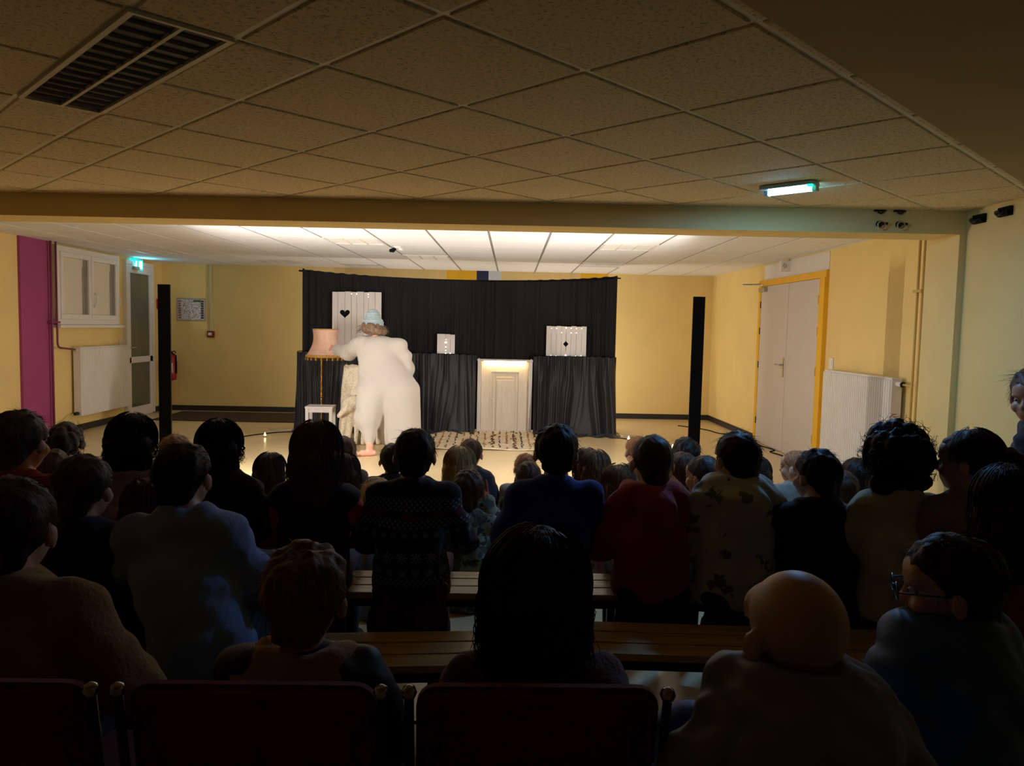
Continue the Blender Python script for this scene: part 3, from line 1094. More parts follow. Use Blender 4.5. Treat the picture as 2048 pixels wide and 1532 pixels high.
YC = 10.78
def backdrop(u, t):
    xt = -2.665 + u * 4.405
    x = xt + (u - .5) * -.04 * t
    top = 2.215 - .105 * np.sin(np.pi * np.clip(u * 1.02, 0, 1)) ** .8 + .006 * np.abs(np.sin(x * 17)) + .004 * np.sin(x * 41)
    z = top * (1 - t) + .02 * t
    amp = (.35 + .65 * np.sin(np.pi * np.clip(t, 0, 1)) ** .5)
    y = YC + amp * folds(x, 3, (9, 23, 47, 88, 150, 230), (.012, .013, .012, .008, .005, .003)) + .02 * np.sin(t * 5 + x)
    return x, y, z


e = empty('backdrop_curtain', (0, 0, 0), 0, 'wide black backdrop curtain hung with a sagging scalloped top', 'curtain')
cloth('curtain_cloth', M['black_cloth'], 0, 1, 940, 34, backdrop, e)
MB().tube([(-2.72 + i * .22, YC + .005, 2.195 - .085 * math.sin(math.pi * min(1, i / 20.4 * 1.0)) ** .8 if 0 < i < 20 else 2.195) for i in range(21)], .012, 8).build('hanging_cord', M['black'], e)


def drape(name, label, x0, x1, seed, left_free, ztop=1.075):
    e = empty(name, (0, 0, 0), 0, label, 'drape', 'slate drapes hung across the lower backdrop')

    def fn(u, t):
        w = x1 - x0
        r = np.random.default_rng(seed)
        x = x0 + u * w + .05 * t * np.sin(u * 5 + seed) * np.sin(np.pi * u)
        top = ztop + .006 * np.sin(x * 60) + .012 * np.sin(u * 3.1)
        tt = np.clip(t / .86, 0, 1)
        z = top * (1 - tt) + .012 * tt
        deep = .35 + .65 * np.clip(t * 1.6, 0, 1)
        xs = x + .12 * t * np.sin(x * 5 + seed) + .05 * t * t * np.sin(x * 13 + 2 * seed)
        rg = np.random.default_rng(seed)
        f = 0
        for fq, am in ((11, .050), (23, .058), (41, .034), (80, .012)):
            ph_ = rg.uniform(0, 6.28)
            f = f - am * (2 * np.abs(np.sin(.5 * (xs * fq * (1 + .12 * np.sin(xs * 2.1 + ph_)) + ph_))) - 1)
        f = f * (.45 + .55 * np.sin(x * 3.3 + seed) ** 2)
        g = folds(x, seed + 1, (60, 95, 140), (.012, .010, .006)) * np.clip(1 - t * 2.6, 0, 1)
        y = 10.60 - .12 * tt ** 2 + deep * f + g
        # puddle on the floor
        pud = np.clip((t - .86) / .14, 0, 1)
        y = y - .15 * pud * (1 + .5 * np.sin(x * 11 + seed) + .3 * np.sin(x * 27))
        z = z + pud * (.035 + .03 * np.sin(x * 19 + seed) + .02 * np.sin(x * 43)) * np.sin(np.pi * pud)
        z = np.maximum(z, .006)
        return x, y, z
    cloth('drape_cloth', M['navy_cloth'], 0, 1, int(260 * (x1 - x0)) + 40, 56, fn, e)
    m = MB()
    m.tube([(x0, 10.66, ztop + .004), (x1, 10.66, ztop + .004)], .007, 6)
    m.build('hanging_wire', M['black'], e)
    return e


drape('skirt_drape', 'gathered slate drape behind performer, from lamp to prop door', -2.69, -.225, 5, True)
drape('skirt_drape', 'gathered slate drape right of the prop door', .575, 1.735, 9, False)
for i, (X, s) in enumerate(((-2.70, -1), (1.765, 1))):
    e = empty('curtain_stand', (X, YC + .06, 0), 0, ['slim metal stand holding the left end of backdrop', 'slim metal stand holding the right end of backdrop'][i], 'stand', 'stands holding the backdrop')
    MB().tube([(-s * .03, 0, .02), (-s * .03, 0, 2.23)], .014, 8).build('pole', M['dark_metal'], e)
    MB().box(-.03 if s > 0 else -.34, .34 if s > 0 else .03, -.42, -.40, 0, .018, .003).build('foot', M['steel'], e)
    MB().box(-.03, .03, -.42, .2, 0, .016, .003).build('base_bar', M['dark_metal'], e)
    MB().tube([(-s * .03, 0, 2.20), (s * .03, 0, 2.195)], .010, 6).build('hook', M['dark_metal'], e)

# ---- white plank shutters
YS = 10.705


def shutter(label, x0, x1, z0, z1, edges, gap, notch=None, lights=()):
    """edges: plank borders 0..1; notch(x0,x1)-> extra outline"""
    cx = (x0 + x1) / 2
    e = empty('plank_shutter', (cx, YS, z0), 0, label, 'shutter', 'white plank shutters hung on the backdrop')
    w, h = x1 - x0, z1 - z0
    r = np.random.default_rng(int(1000 * w))
    for i in range(len(edges) - 1):
        a = -w / 2 + edges[i] * w + gap / 2
        b = -w / 2 + edges[i + 1] * w - gap / 2
        dz0, dz1 = r.uniform(-.006, .006, 2)
        zt = h + dz1
        right = [(b, dz0)]
        left = [(a, zt)]
        if notch:
            cxn, prof = notch                         # prof: half outline (dx,z) bottom to top
            if abs(-w / 2 + edges[i + 1] * w - cxn) < .01:
                right += [(b - dx, z) for dx, z in prof]
            if abs(-w / 2 + edges[i] * w - cxn) < .01:
                left += [(a + dx, z) for dx, z in prof[::-1]]
        poly = right + [(b, zt)] + left + [(a, dz0)]
        m = MB().prism(poly, -.018 + r.uniform(-.003, .003), 0)
        m.build('plank', M['white_wood'], e)
    for z in (h * .16, h * .84):
        MB().box(-w / 2 + .02, w / 2 - .02, .0005, .018, z - .025, z + .025).build('batten', M['white_wood'], e)
    MB().box(-w / 2 + .01, w / 2 - .01, .018, .02, .01, h - .01).build('backing_cloth', M['black'], e)
    for (u, t, rr) in lights:
        MB().lathe([(.001, -rr), (rr, 0), (.001, rr)], 8, (-w / 2 + u * w, -.016, t * h)).build('gap_glow_bead', M['gap_glow'], e)  # glowing beads stand in for backlight showing through the plank gaps
    return e


hp = []
for t in np.linspace(0, 1, 15):            # half heart, bottom tip to top notch
    a = math.pi * (1 - t)
    hx = 16 * math.sin(a) ** 3
    hz = 13 * math.cos(a) - 5 * math.cos(2 * a) - 2 * math.cos(3 * a) - math.cos(4 * a)
    hp.append((max(hx, .02) * .0043, .455 + hz * .0040))
A0, A1 = at(665, 583, YS), at(763, 640, YS)
shutter('tall white plank shutter with a heart cutout behind the lampshade', A0[0], A1[0], 1.16, A0[2], [0, .115, .258, .39, .50, .64, .735, .87, 1], .004, (-.5 * (A1[0] - A0[0]) + .258 * (A1[0] - A0[0]), hp),
        [(.39, .965, .006), (.50, .965, .007), (.735, .96, .007), (.735, .915, .005)])
B0, B1 = at(1093, 652, YS), at(1171.5, 717, YS)
wB = B1[0] - B0[0]
zc = at(1132, 688, YS)[2] - B1[2]
dm = [(0.001, zc - .040), (.037, zc), (.001, zc + .040)]
shutter('wide white plank shutter with a diamond cutout on the right backdrop', B0[0], B1[0], B1[2], B0[2], [0, .125, .25, .375, .49, .615, .745, .875, 1], .0035, (-.5 * wB + .49 * wB, dm),
        [(.125, .93, .005), (.25, .93, .008), (.49, .95, .008), (.615, .94, .006), (.745, .94, .006), (.875, .94, .005), (.49, .09, .009), (.615, .80, .006), (.745, .80, .006), (.25, .07, .005), (.125, .08, .005), (.745, .07, .005), (.375, .80, .005), (.875, .09, .005)])
C0, C1 = at(874.5, 668.5, YS), at(909.5, 711, YS)
shutter('small white plank shutter between performer and prop door', C0[0], C1[0], C1[2], C0[2], [0, .49, .75, 1], .004, None, [(.49, .62, .013), (.49, .40, .008), (.49, .24, .005), (.49, .10, .008), (.75, .10, .006), (.49, .76, .004)])

# ---- little prop door
D0, D1 = at(955.5, 718, 10.60), at(1062, 861, 10.60)
dw, dh = D1[0] - D0[0], D0[2]
e = empty('prop_door', ((D0[0] + D1[0]) / 2, 10.60, 0), 0, 'small whitewashed prop door with lit lintel standing behind the rug', 'prop door')
hw = dw / 2
for s in (-1, 1):
    MB().box(min(s * hw, s * (hw - .05)), max(s * hw, s * (hw - .05)), 0, .16, 0, dh, .003).build('jamb', M['white_wood'], e)
MB().box(-hw - .006, hw + .006, -.006, .16, dh - .022, dh, .003).build('lintel', M['white_wood'], e)
for s in (-1, 1):
    MB().box(s * (hw - .02) - .008, s * (hw - .02) + .008, .02, .036, dh, dh + .012).build('peg', M['white_wood'], e)
MB().box(-hw + .05, hw - .05, .01, .14, 0, .016, .003).build('threshold', M['white_wood'], e)
iw = hw - .053
leaf = MB().box(-iw, iw, .085, .11, .018, dh - .03, .002).build('door_leaf', M['cream_wood'], e)
sx = iw * .40
zt = dh - .165
for s in (-1, 1):
    MB().box(min(s * iw, s * iw * .62), max(s * iw, s * iw * .62), .07, .085, .018, dh - .03, .002).build('stile', M['cream_wood'], leaf)
MB().box(-iw * .62, iw * .62, .07, .085, zt, dh - .03, .002).build('rail', M['cream_wood'], leaf)
for (x, zz, y) in ((iw * .62, zt, .066), (iw * .50, zt - .045, .076), (iw * .37, zt - .085, .070)):
    MB().box(-x, x, y, .086, zz - .014, zz, .002).build('moulding', M['cream_wood'], leaf)
    for s in (-1, 1):
        MB().box(min(s * x, s * (x - .012)), max(s * x, s * (x - .012)), y, .086, .018, zz - .014, .002).build('moulding', M['cream_wood'], leaf)
MB().box(-iw * .34, iw * .34, .062, .086, .018, zt - .125, .004).build('raised_panel', M['cream_wood'], leaf)
MB().tube([(-iw * .56, .07, .46), (-iw * .56, .05, .46), (-iw * .50, .045, .455)], .006, 6).build('latch', M['cream_wood'], leaf)
MB().box(-iw + .03, iw - .03, .025, .04, dh - .034, dh - .024).build('led_strip', emat('lintel_led', (255, 214, 140), 5.0), e)
area_light('lintel_light', (e.location.x, 10.60 + .04, dh - .045), (0, .35, -1), 2 * iw - .1, .015, .4, (1.0, .72, .36))

# ---- rug with tufted rows
def rug_z(x, y): return .010 + .006 * np.sin(x * 9 + y * 3) * np.sin(y * 5)


RX0, RX1, RY0, RY1 = -.86, .69, 9.02, 10.56
def rugfn(u, t):
    y = RY1 + (RY0 - RY1) * t
    x = RX0 + (RX1 - RX0) * u + .05 * (1 - t) * (u - .35)
    return x, y, rug_z(x, y)


def rug_mat():
    t = NT('cream_woven_rug')
    v = t.coords('Object')
    f = t.noise(v, 8, 3)
    w = t.n('ShaderNodeTexWave', bands_direction='X')
    w.inputs['Scale'].default_value = 30
    t.l(v, w.inputs['Vector'])
    t.col(t.mix(t.ramp(f, .35, .7), lin((228, 212, 184)), lin((206, 186, 152))))
    t.b.inputs['Roughness'].default_value = .95
    t.bump(t.math('ADD', w.outputs['Fac'], t.noise(v, 200, 2)), .4, .004)
    return t.m


e = empty('striped_rug', (0, 0, 0), 0, 'cream rug with broken brown tufted stripes in front of prop door', 'rug')
o = cloth('woven_base', rug_mat(), 0, 1, 60, 50, rugfn, e)
sol = o.modifiers.new('thickness', 'SOLIDIFY'); sol.thickness = .008
TC = [mat('tuft_brown', (92, 56, 22), .95, .4, 60), mat('tuft_dark', (44, 30, 22), .95, .4, 60), mat('tuft_tan', (140, 92, 40), .95, .4, 60)]
rr = np.random.default_rng(11)
for i in range(17):
    x0 = RX0 + .04 + i * .0925
    m = MB()
    y = RY0 + .03 + rr.uniform(0, .05)
    thick = 1.0 + 1.6 * (i in (9, 12))
    while y < RY1 - .03:
        L = rr.uniform(.015, .06)
        if rr.random() < .62:
            xx = x0 + rr.normal() * .006 * thick
            tt = (RY1 - y) / (RY1 - RY0)
            xx += .05 * (1 - tt) * ((x0 - RX0) / 1.55 - .35)
            z = float(rug_z(xx, y)) + .009
            w = .011 * thick ** .7 * rr.uniform(.6, 1.3)
            m.add([(xx - w, y, z), (xx + w, y, z), (xx + w * .7, y + L, z), (xx - w * .7, y + L, z), (xx, y + L / 2, z + .014)], [(0, 1, 4), (1, 2, 4), (2, 3, 4), (3, 0, 4)])
        y += L * rr.uniform(.8, 1.5)
    m.build('tuft_row', TC[i % 3 if i != 9 else 0], e)['kind'] = 'stuff'

# ---- tea lights
M['tin'] = mat('tea_light_cup', (190, 178, 150), .35, .05)
M['flame'] = emat('candle_flame', (255, 232, 160), 9.0)
TL = [((484, 881), 'tea light on stage floor beside the dark-haired girl in black'), ((530, 874), 'tea light on the cable curve left of the stool'), ((1003, 992), 'tea light on bare floor between clapping child and boy in blue'),
      ((1257, 881), 'tea light at the right foot of the backdrop'), ((1345, 898), 'tea light left of the right lighting column'), ((1546, 997), 'tea light on floor behind the dinosaur-print hoodie')]
for (px, py), lb in TL:
    d = (px - 1024) / CAM_F * _r + (766 - py) / CAM_F * _u + _fw
    P = d * (-CAM_H / d[2])
    e = empty('tea_light', (P[0], P[1], 0), 0, lb, 'candle', 'tea lights around the stage edge')
    MB().lathe([(.021, 0), (.023, .002), (.023, .022), (.019, .022), (.019, .016)], 14).build('cup', M['tin'], e)
    MB().lathe([(.002, .016), (.012, .026), (.009, .042), (.001, .060)], 10).build('flame', M['flame'], e)

# ---- white stool
e = empty('wooden_stool', (-2.145, 9.60, 0), .04, 'plain white wooden stool in front of the standing lamp', 'stool')
MB().box(-.17, .17, -.15, .15, .415, .437, .004).build('seat', M['white_wood'], e)
for sx_ in (-1, 1):
    for sy_ in (-1, 1):
        MB().box(sx_ * .145 - .019, sx_ * .145 + .019, sy_ * .125 - .019, sy_ * .125 + .019, 0, .415, .003).build('leg', M['white_wood'], e)
for sy_ in (-1, 1):
    MB().box(-.126, .126, sy_ * .125 - .009, sy_ * .125 + .009, .365, .415).build('apron', M['white_wood'], e)
for sx_ in (-1, 1):
    MB().box(sx_ * .145 - .009, sx_ * .145 + .009, -.106, .106, .365, .415).build('apron', M['white_wood'], e)

# ---- standing lamp with fringed shade
YLM = 9.98
Lb, Lt = at(659, 713, YLM), at(658, 659, YLM)
e = empty('standing_lamp', (-2.222, YLM, 0), 0, 'gold standing lamp with fringed peach shade touched by performer', 'lamp')
MB().lathe([(.15, 0), (.155, .012), (.12, .03), (.05, .05), (.03, .08)], 24).build('base', M['gold'], e)
m = MB()
N = 60
pts = [(.0015 * math.cos(i * .9), .0015 * math.sin(i * .9), .06 + i * (Lb[2] - .05) / N) for i in range(N + 1)]
m.tube(pts, [.0125 + .0022 * math.sin(i * 1.35) for i in range(N + 1)], 8)
m.lathe([(.012, .5), (.024, .515), (.012, .53)], 12)
m.lathe([(.012, Lb[2] - .06), (.022, Lb[2] - .045), (.012, Lb[2] - .03)], 12)
m.build('pole', M['gold'], e)


def shade_mat():
    t = NT('peach_lampshade')
    v = t.coords('Object')
    t.col(t.mix(t.ramp(t.noise(v, 14, 3), .3, .7), lin((224, 182, 160)), lin((212, 166, 144))))
    t.b.inputs['Roughness'].default_value = .8
    t.b.inputs['Subsurface Weight'].default_value = 0.0
    t.b.inputs['Transmission Weight'].default_value = 0.0
    return t.m


zb, zt_ = Lb[2], Lt[2]
sxo = Lb[0] + 2.222
prof = []
for t in np.linspace(0, 1, 14):
    prof.append((.245 - .085 * t - .045 * math.sin(math.pi * t) ** 1.0, zb + (zt_ - zb) * t))
m = MB()
sides = 48
vs_, fs = [], []
for (rr_, z) in prof:
    for k in range(sides):
        a = 2 * math.pi * k / sides
        q = rr_ * (1 + .02 * abs(math.sin(a * 4)))
        vs_.append((sxo * .5 + q * math.cos(a), q * math.sin(a), z))
for i in range(len(prof) - 1):
    for k in range(sides):
        fs.append((i * sides + k, i * sides + (k + 1) % sides, (i + 1) * sides + (k + 1) % sides, (i + 1) * sides + k))
m.add(vs_, fs, True)
sh = m.build('shade', shade_mat(), e)
sh.modifiers.new('thickness', 'SOLIDIFY').thickness = .003
for k in range(8):
    a = 2 * math.pi * k / 8 + .2
    pts = [(sxo * .5 + (p_[0] + .003) * math.cos(a), (p_[0] + .003) * math.sin(a), p_[1]) for p_ in prof]
    MB().tube(pts, .0025, 5).build('shade_rib', mat('shade_seam', (196, 138, 104), .7) if k == 0 else bpy.data.materials['shade_seam'], sh)
for (z, rr_, h) in ((zt_ - .004, prof[-1][0] + .004, .012), (zb - .012, prof[0][0] + .006, .034)):
    MB().lathe([(rr_, z), (rr_ + .005, z + h / 2), (rr_, z + h), (rr_ - .006, z + h), (rr_ - .006, z)], 48, (sxo * .5, 0, 0)).build('gold_braid', mat('gold_braid', (190, 140, 66), .6, .5, 60), sh)
M['tassel'] = mat('gold_tassel', (172, 122, 48), .7, .4, 80)
M['tassel_dark'] = mat('dark_tassel', (62, 36, 18), .8, .3, 80)
for k in range(44):
    a = 2 * math.pi * k / 44
    R0 = prof[0][0] + .004
    MB().lathe([(.003, 0), (.010, -.008), (.012, -.018), (.013, -.034), (.004, -.038)], 7, (sxo * .5 + R0 * math.cos(a), R0 * math.sin(a), zb - .010)).build('tassel', M['tassel' if k % 2 else 'tassel_dark'], sh)
MB().lathe([(.004, 0), (.028, .02), (.032, .05), (.02, .08), (.004, .09)], 14, (0, 0, zb + .12)).build('bulb', emat('lamp_bulb', (255, 210, 160), 1.5), e)

# ---- chair under a lace throw
e = empty('wooden_chair', (-1.60, 9.55, 0), .25, 'wooden chair mostly hidden under a lace throw beside performer', 'chair')
WD = mat('chair_wood', (120, 84, 66), .5, .2, 8)
MB().box(-.21, .21, -.20, .22, .40, .44, .01).build('seat', WD, e)
for sx_ in (-1, 1):
    MB().tube([(sx_ * .18, -.17, 0), (sx_ * .18, -.17, .40)], .018, 8).build('leg', WD, e)
    MB().tube([(sx_ * .19, .20, 0), (sx_ * .19, .20, .42), (sx_ * .20, .26, .93)], .018, 8).build('leg', WD, e)
    MB().lathe([(.018, 0), (.026, .015), (.018, .035), (.004, .045)], 10, (sx_ * .20, .262, .92)).build('post_finial', WD, e)
MB().box(-.19, .19, .23, .26, .70, .90, .01).build('backrest', WD, e)


def lace_mat():
    t = NT('cream_lace_throw')
    v = t.coords('Object')
    a = t.n('ShaderNodeTexVoronoi', feature='DISTANCE_TO_EDGE'); a.inputs['Scale'].default_value = 24
    b = t.n('ShaderNodeTexVoronoi'); b.inputs['Scale'].default_value = 60
    t.l(v, a.inputs['Vector']); t.l(v, b.inputs['Vector'])
    net = t.ramp(a.outputs['Distance'], .03, .14)
    hole = t.math('MULTIPLY', net, t.ramp(b.outputs['Distance'], .5, .25))
    t.col(t.mix(t.math('MULTIPLY', hole, .6), lin((226, 212, 188)), lin((176, 156, 128))))
    t.b.inputs['Roughness'].default_value = .9
    t.bump(t.math('SUBTRACT', 1.0, hole), .6, .006)
    return t.m


th = []
for u in np.linspace(-1, 1, 7):
    th.append(RC((u * .20 - .01, .20, .90), (u * .235, .14, .50), .035, .045))       # over the back
    th.append(RC((u * .21, .10, .50), (u * .22, -.20, .47), .04, .045))              # over the seat
    th.append(RC((u * .23, -.235, .46), (u * .27 - .03, -.27 + .02 * math.sin(u * 9), .02), .035, .03))   # down the front
    th.append(RC((-.24, -.22 + (u + 1) * .2, .46), (-.27, -.24 + (u + 1) * .18, .03 + .12 * (u > .4)), .03, .028))
    th.append(RC((u * .20, .25, .92), (u * .21, .31, .55), .03, .03))
th.append(EL((-.12, -.24, .50), (.16, .09, .10)))
th.append(RC((-.20, -.30, .46), (-.32, -.30, .36), .06, .02))
V, Q = sdf_mesh(th, .013, .035, disp=lambda V, N: .010 * wav(V, 5, 34, 6, (1, 1, .3)))
V[:, 2] = np.maximum(V[:, 2], .006)
th_o = new_obj('lace_throw', quads_mesh('lace_throw', V, Q), lace_mat(), None, (-1.60, 9.55, 0))
th_o.rotation_euler = (0, 0, .25)
tag(th_o, 'cream lace throw draped over the chair beside the performer', 'throw')
# ------------------------------------------------------------------ PEOPLE
def make_hand(curl, h=.0042):
    """adult hand, wrist at origin, fingers +y, palm -z, thumb on -x"""
    pr = [EL((0, .045, 0), (.040, .050, .014)), RC((0, -.03, 0), (0, .02, 0), .024, .026), EL((-.024, .03, -.006), (.016, .028, .014))]
    for x, L, r, sp in ((-.030, .068, .0088, -.10), (-.010, .078, .0092, -.03), (.011, .072, .0088, .04), (.030, .056, .0078, .13)):
        p = np.array([x, .080, 0.0])
        a = 0.0
        for seg, f in enumerate((.46, .30, .24)):
            a += curl * (.55 if seg == 0 else .8)
            q = p + L * f * np.array([math.sin(sp), math.cos(a), -math.sin(a)])
            pr.append(RC(p, q, r * (1 - .10 * seg), r * (.93 - .10 * seg)))
            p = q
    p = np.array([-.030, .020, -.004])
    for q, r in (((-.052, .050, -.012), .011), ((-.060, .078, -.020 - .01 * curl), .0095), ((-.054, .100, -.028 - .015 * curl), .008)):
        q = np.array(q)
        pr.append(RC(p, q, r, r * .9))
        p = q
    V, Q = sdf_mesh(pr, h, .006, relax=1)
    return V, Q


HAND = {'relaxed': make_hand(.55, .006), 'flat': make_hand(.12, .006), 'grip': make_hand(.40)}


def place_hand(kind, wrist, fwd, palm, s, mirror):
    """fwd: finger direction, palm: palm normal"""
    V, Q = HAND[kind]
    V = V.copy() * s
    if mirror:
        V[:, 0] *= -1
        Q = Q[:, ::-1]
    f = np.array(fwd, float); f /= np.linalg.norm(f)
    z = -np.array(palm, float); z -= f * (z @ f); z /= np.linalg.norm(z)
    x = np.cross(f, z)
    return V @ np.stack([x, f, z]) + np.array(wrist), Q


def merge(parts):
    vs_, qs, n = [], [], 0
    for V, Q in parts:
        vs_.append(V); qs.append(Q + n); n += len(V)
    return np.concatenate(vs_), np.concatenate(qs)


HEAD = [EL((0, -.012, .026), (.074, .092, .084)), EL((0, .030, -.040), (.056, .056, .062)), EL((0, .052, -.078), (.026, .026, .024)),
        EL((0, .062, .040), (.058, .028, .040)), RC((0, .082, .004), (0, .096, -.024), .008, .0115), EL((0, .086, -.024), (.017, .010, .008)),
        RC((-.018, .079, -.050), (.018, .079, -.050), .0065, .0065), RC((-.014, .077, -.060), (.014, .077, -.060), .0065, .0065),
        EL((-.040, .062, -.030), (.022, .022, .024)), EL((.040, .062, -.030), (.022, .022, .024)),
        EL((-.034, .081, .020), (.020, .008, .006)), EL((.034, .081, .020), (.020, .008, .006))]
EARS = [EL((-.083, -.004, -.012), (.010, .020, .031), rot(.45, 0, .12)), EL((.083, -.004, -.012), (.010, .020, .031), rot(-.45, 0, -.12))]
SOCK = [EL((-.031, .092, .004), (.016, .013, .011)), EL((.031, .092, .004), (.016, .013, .011))]
CRAN = HEAD[0]

HAIRMAT = {}
def hair_mat(c):
    k = tuple(c)
    if k not in HAIRMAT:
        t = NT('hair_%d_%d_%d' % k)
        v = t.coords('Object', (60, 60, 7))
        f = t.noise(v, 2.0, 3)
        b = lin(c)
        t.col(t.mix(t.ramp(f, .3, .7), tuple(x * .55 for x in b[:3]) + (1,), tuple(min(1, x * 1.35) for x in b[:3]) + (1,)))
        t.b.inputs['Roughness'].default_value = .5
        t.b.inputs['Specular IOR Level'].default_value = .22
        t.bump(f, .5, .004)
        HAIRMAT[k] = t.m
    return HAIRMAT[k]


SKIN = {}
def skin_mat(c):
    k = tuple(c)
    if k not in SKIN:
        t = NT('skin_%d_%d_%d' % k)
        v = t.coords('Object')
        b = lin(c)
        t.col(t.mix(t.ramp(t.noise(v, 18, 3), .35, .7), b, (min(1, b[0] * 1.02), b[1] * .84, b[2] * .82, 1)))
        t.b.inputs['Roughness'].default_value = .45
        t.bump(t.noise(v, 160, 2), .06, .002)
        SKIN[k] = t.m
    return SKIN[k]


CLOTH = {}
def cloth_mat(c, kind='knit'):
    k = (tuple(c), kind)
    if k in CLOTH: return CLOTH[k]
    t = NT('%s_%d_%d_%d' % (kind, *c))
    b = lin(c)
    v = t.coords('Object')
    var = t.ramp(t.noise(v, 9, 4), .3, .7)
    dk = tuple(x * .78 for x in b[:3]) + (1,)
    col = t.mix(var, dk, b)
    rough, sheen, bs, bd = .9, .35, 150, .5
    if kind == 'nordic':
        X, Y_, Z = t.sep(v)
        white = lin((136, 142, 176))
        def band(z0, z1): return t.math('MULTIPLY', t.math('GREATER_THAN', Z, z0), t.math('LESS_THAN', Z, z1))
        fx = t.math('MULTIPLY', X, 300.0); fz = t.math('MULTIPLY', Z, 300.0)
        dots = t.math('GREATER_THAN', t.math('MULTIPLY', t.math('SINE', fx), t.math('SINE', fz)), .35)
        def stars(zc, pitch, rad):
            u = t.math('SUBTRACT', t.math('FRACT', t.math('MULTIPLY', X, 1 / pitch)), .5)
            u = t.math('MULTIPLY', u, pitch)
            w = t.math('SUBTRACT', Z, zc)
            r = t.math('POWER', t.math('ADD', t.math('MULTIPLY', u, u), t.math('MULTIPLY', w, w)), .5)
            ang = t.math('ARCTAN2', w, u)
            pet = t.math('MULTIPLY', t.math('ADD', t.math('COSINE', t.math('MULTIPLY', ang, 8.0)), 1.25), rad / 2.25)
            return t.math('MULTIPLY', t.math('LESS_THAN', r, pet), t.math('GREATER_THAN', r, rad * .12))
        pat = t.math('MULTIPLY', dots, t.math('ADD', band(.752, .80), t.math('ADD', band(.690, .725), band(.475, .505))))
        pat = t.math('ADD', pat, t.math('ADD', stars(.668, .040, .012), t.math('ADD', stars(.585, .056, .024), stars(.525, .050, .018))))
        pat = t.math('MINIMUM', pat, 1.0)
        red = t.math('MULTIPLY', band(.728, .75), t.ramp(t.noise(v, 20, 2), .45, .55))
        col = t.mix(t.math('MULTIPLY', red, .7), col, lin((120, 26, 22)))
        col = t.mix(pat, col, white)
    elif kind == 'print':
        vv = t.n('ShaderNodeTexVoronoi'); vv.inputs['Scale'].default_value = 13
        wv = t.n('ShaderNodeMix', data_type='VECTOR')
        nz = t.n('ShaderNodeTexNoise'); nz.inputs['Scale'].default_value = 30
        t.l(v, nz.inputs['Vector'])
        wv.inputs[0].default_value = .07
        t.l(v, wv.inputs[4]); t.l(nz.outputs['Color'], wv.inputs[5])
        t.l(wv.outputs[1], vv.inputs['Vector'])
        blob = t.ramp(vv.outputs['Distance'], .34, .28)
        col = t.mix(t.math('MULTIPLY', blob, .85), col, lin((62, 70, 62)))
    elif kind == 'camo':
        f = t.ramp(t.noise(v, 14, 2), .48, .52)
        g = t.ramp(t.noise(v, 23, 2), .55, .58)
        col = t.mix(g, t.mix(f, lin((70, 80, 60)), lin((130, 138, 118))), lin((40, 46, 44)))
    elif kind == 'floral':
        vv = t.n('ShaderNodeTexVoronoi'); vv.inputs['Scale'].default_value = 85
        t.l(v, vv.inputs['Vector'])
        col = t.mix(t.ramp(vv.outputs['Distance'], .4, .3), col, lin((170, 60, 56)))
    elif kind == 'fleece':
        bs, bd, sheen = 90, 1.0, .7
    elif kind == 'shell':
        rough, sheen, bs, bd = .55, .05, 30, .25
    elif kind == 'denim':
        rough, sheen, bs, bd = .85, .1, 260, .4
    t.col(col)
    t.b.inputs['Roughness'].default_value = rough
    t.b.inputs['Sheen Weight'].default_value = sheen
    t.b.inputs['Sheen Tint'].default_value = tuple(.4 + .6 * x for x in b[:3]) + (1,)
    t.bump(t.noise(v, bs, 3, .6), bd, .004)
    CLOTH[k] = t.m
    return t.m


SHOE = mat('shoe_dark', (40, 38, 42), .6, .2, 20)
M['eye_white'] = mat('eye_white', (214, 204, 196), .25, .03)
M['eye'] = mat('eye_white_and_iris', (60, 48, 40), .2, .3, 90)


def scalp_dirs(n, r, lo=8, hi=105, front_open=True):
    """random directions over the hair-bearing scalp: azimuth (0=front), polar angle"""
    th = np.degrees(np.arccos(r.uniform(math.cos(math.radians(hi)), math.cos(math.radians(lo)), n)))
    ph = r.uniform(-180, 180, n)
    if front_open:
        bad = (np.abs(ph) < 62) & (th > 58)
        ph = np.where(bad, np.sign(ph + 1e-6) * r.uniform(75, 180, n), ph)
    return np.radians(th), np.radians(ph)


def on_cran(th, ph, infl):
    c, rr = CRAN[1], CRAN[2] + infl
    return np.stack([c[0] + rr[0] * np.sin(th) * np.sin(ph), c[1] + rr[1] * np.sin(th) * np.cos(ph), c[2] + rr[2] * np.cos(th)], -1)


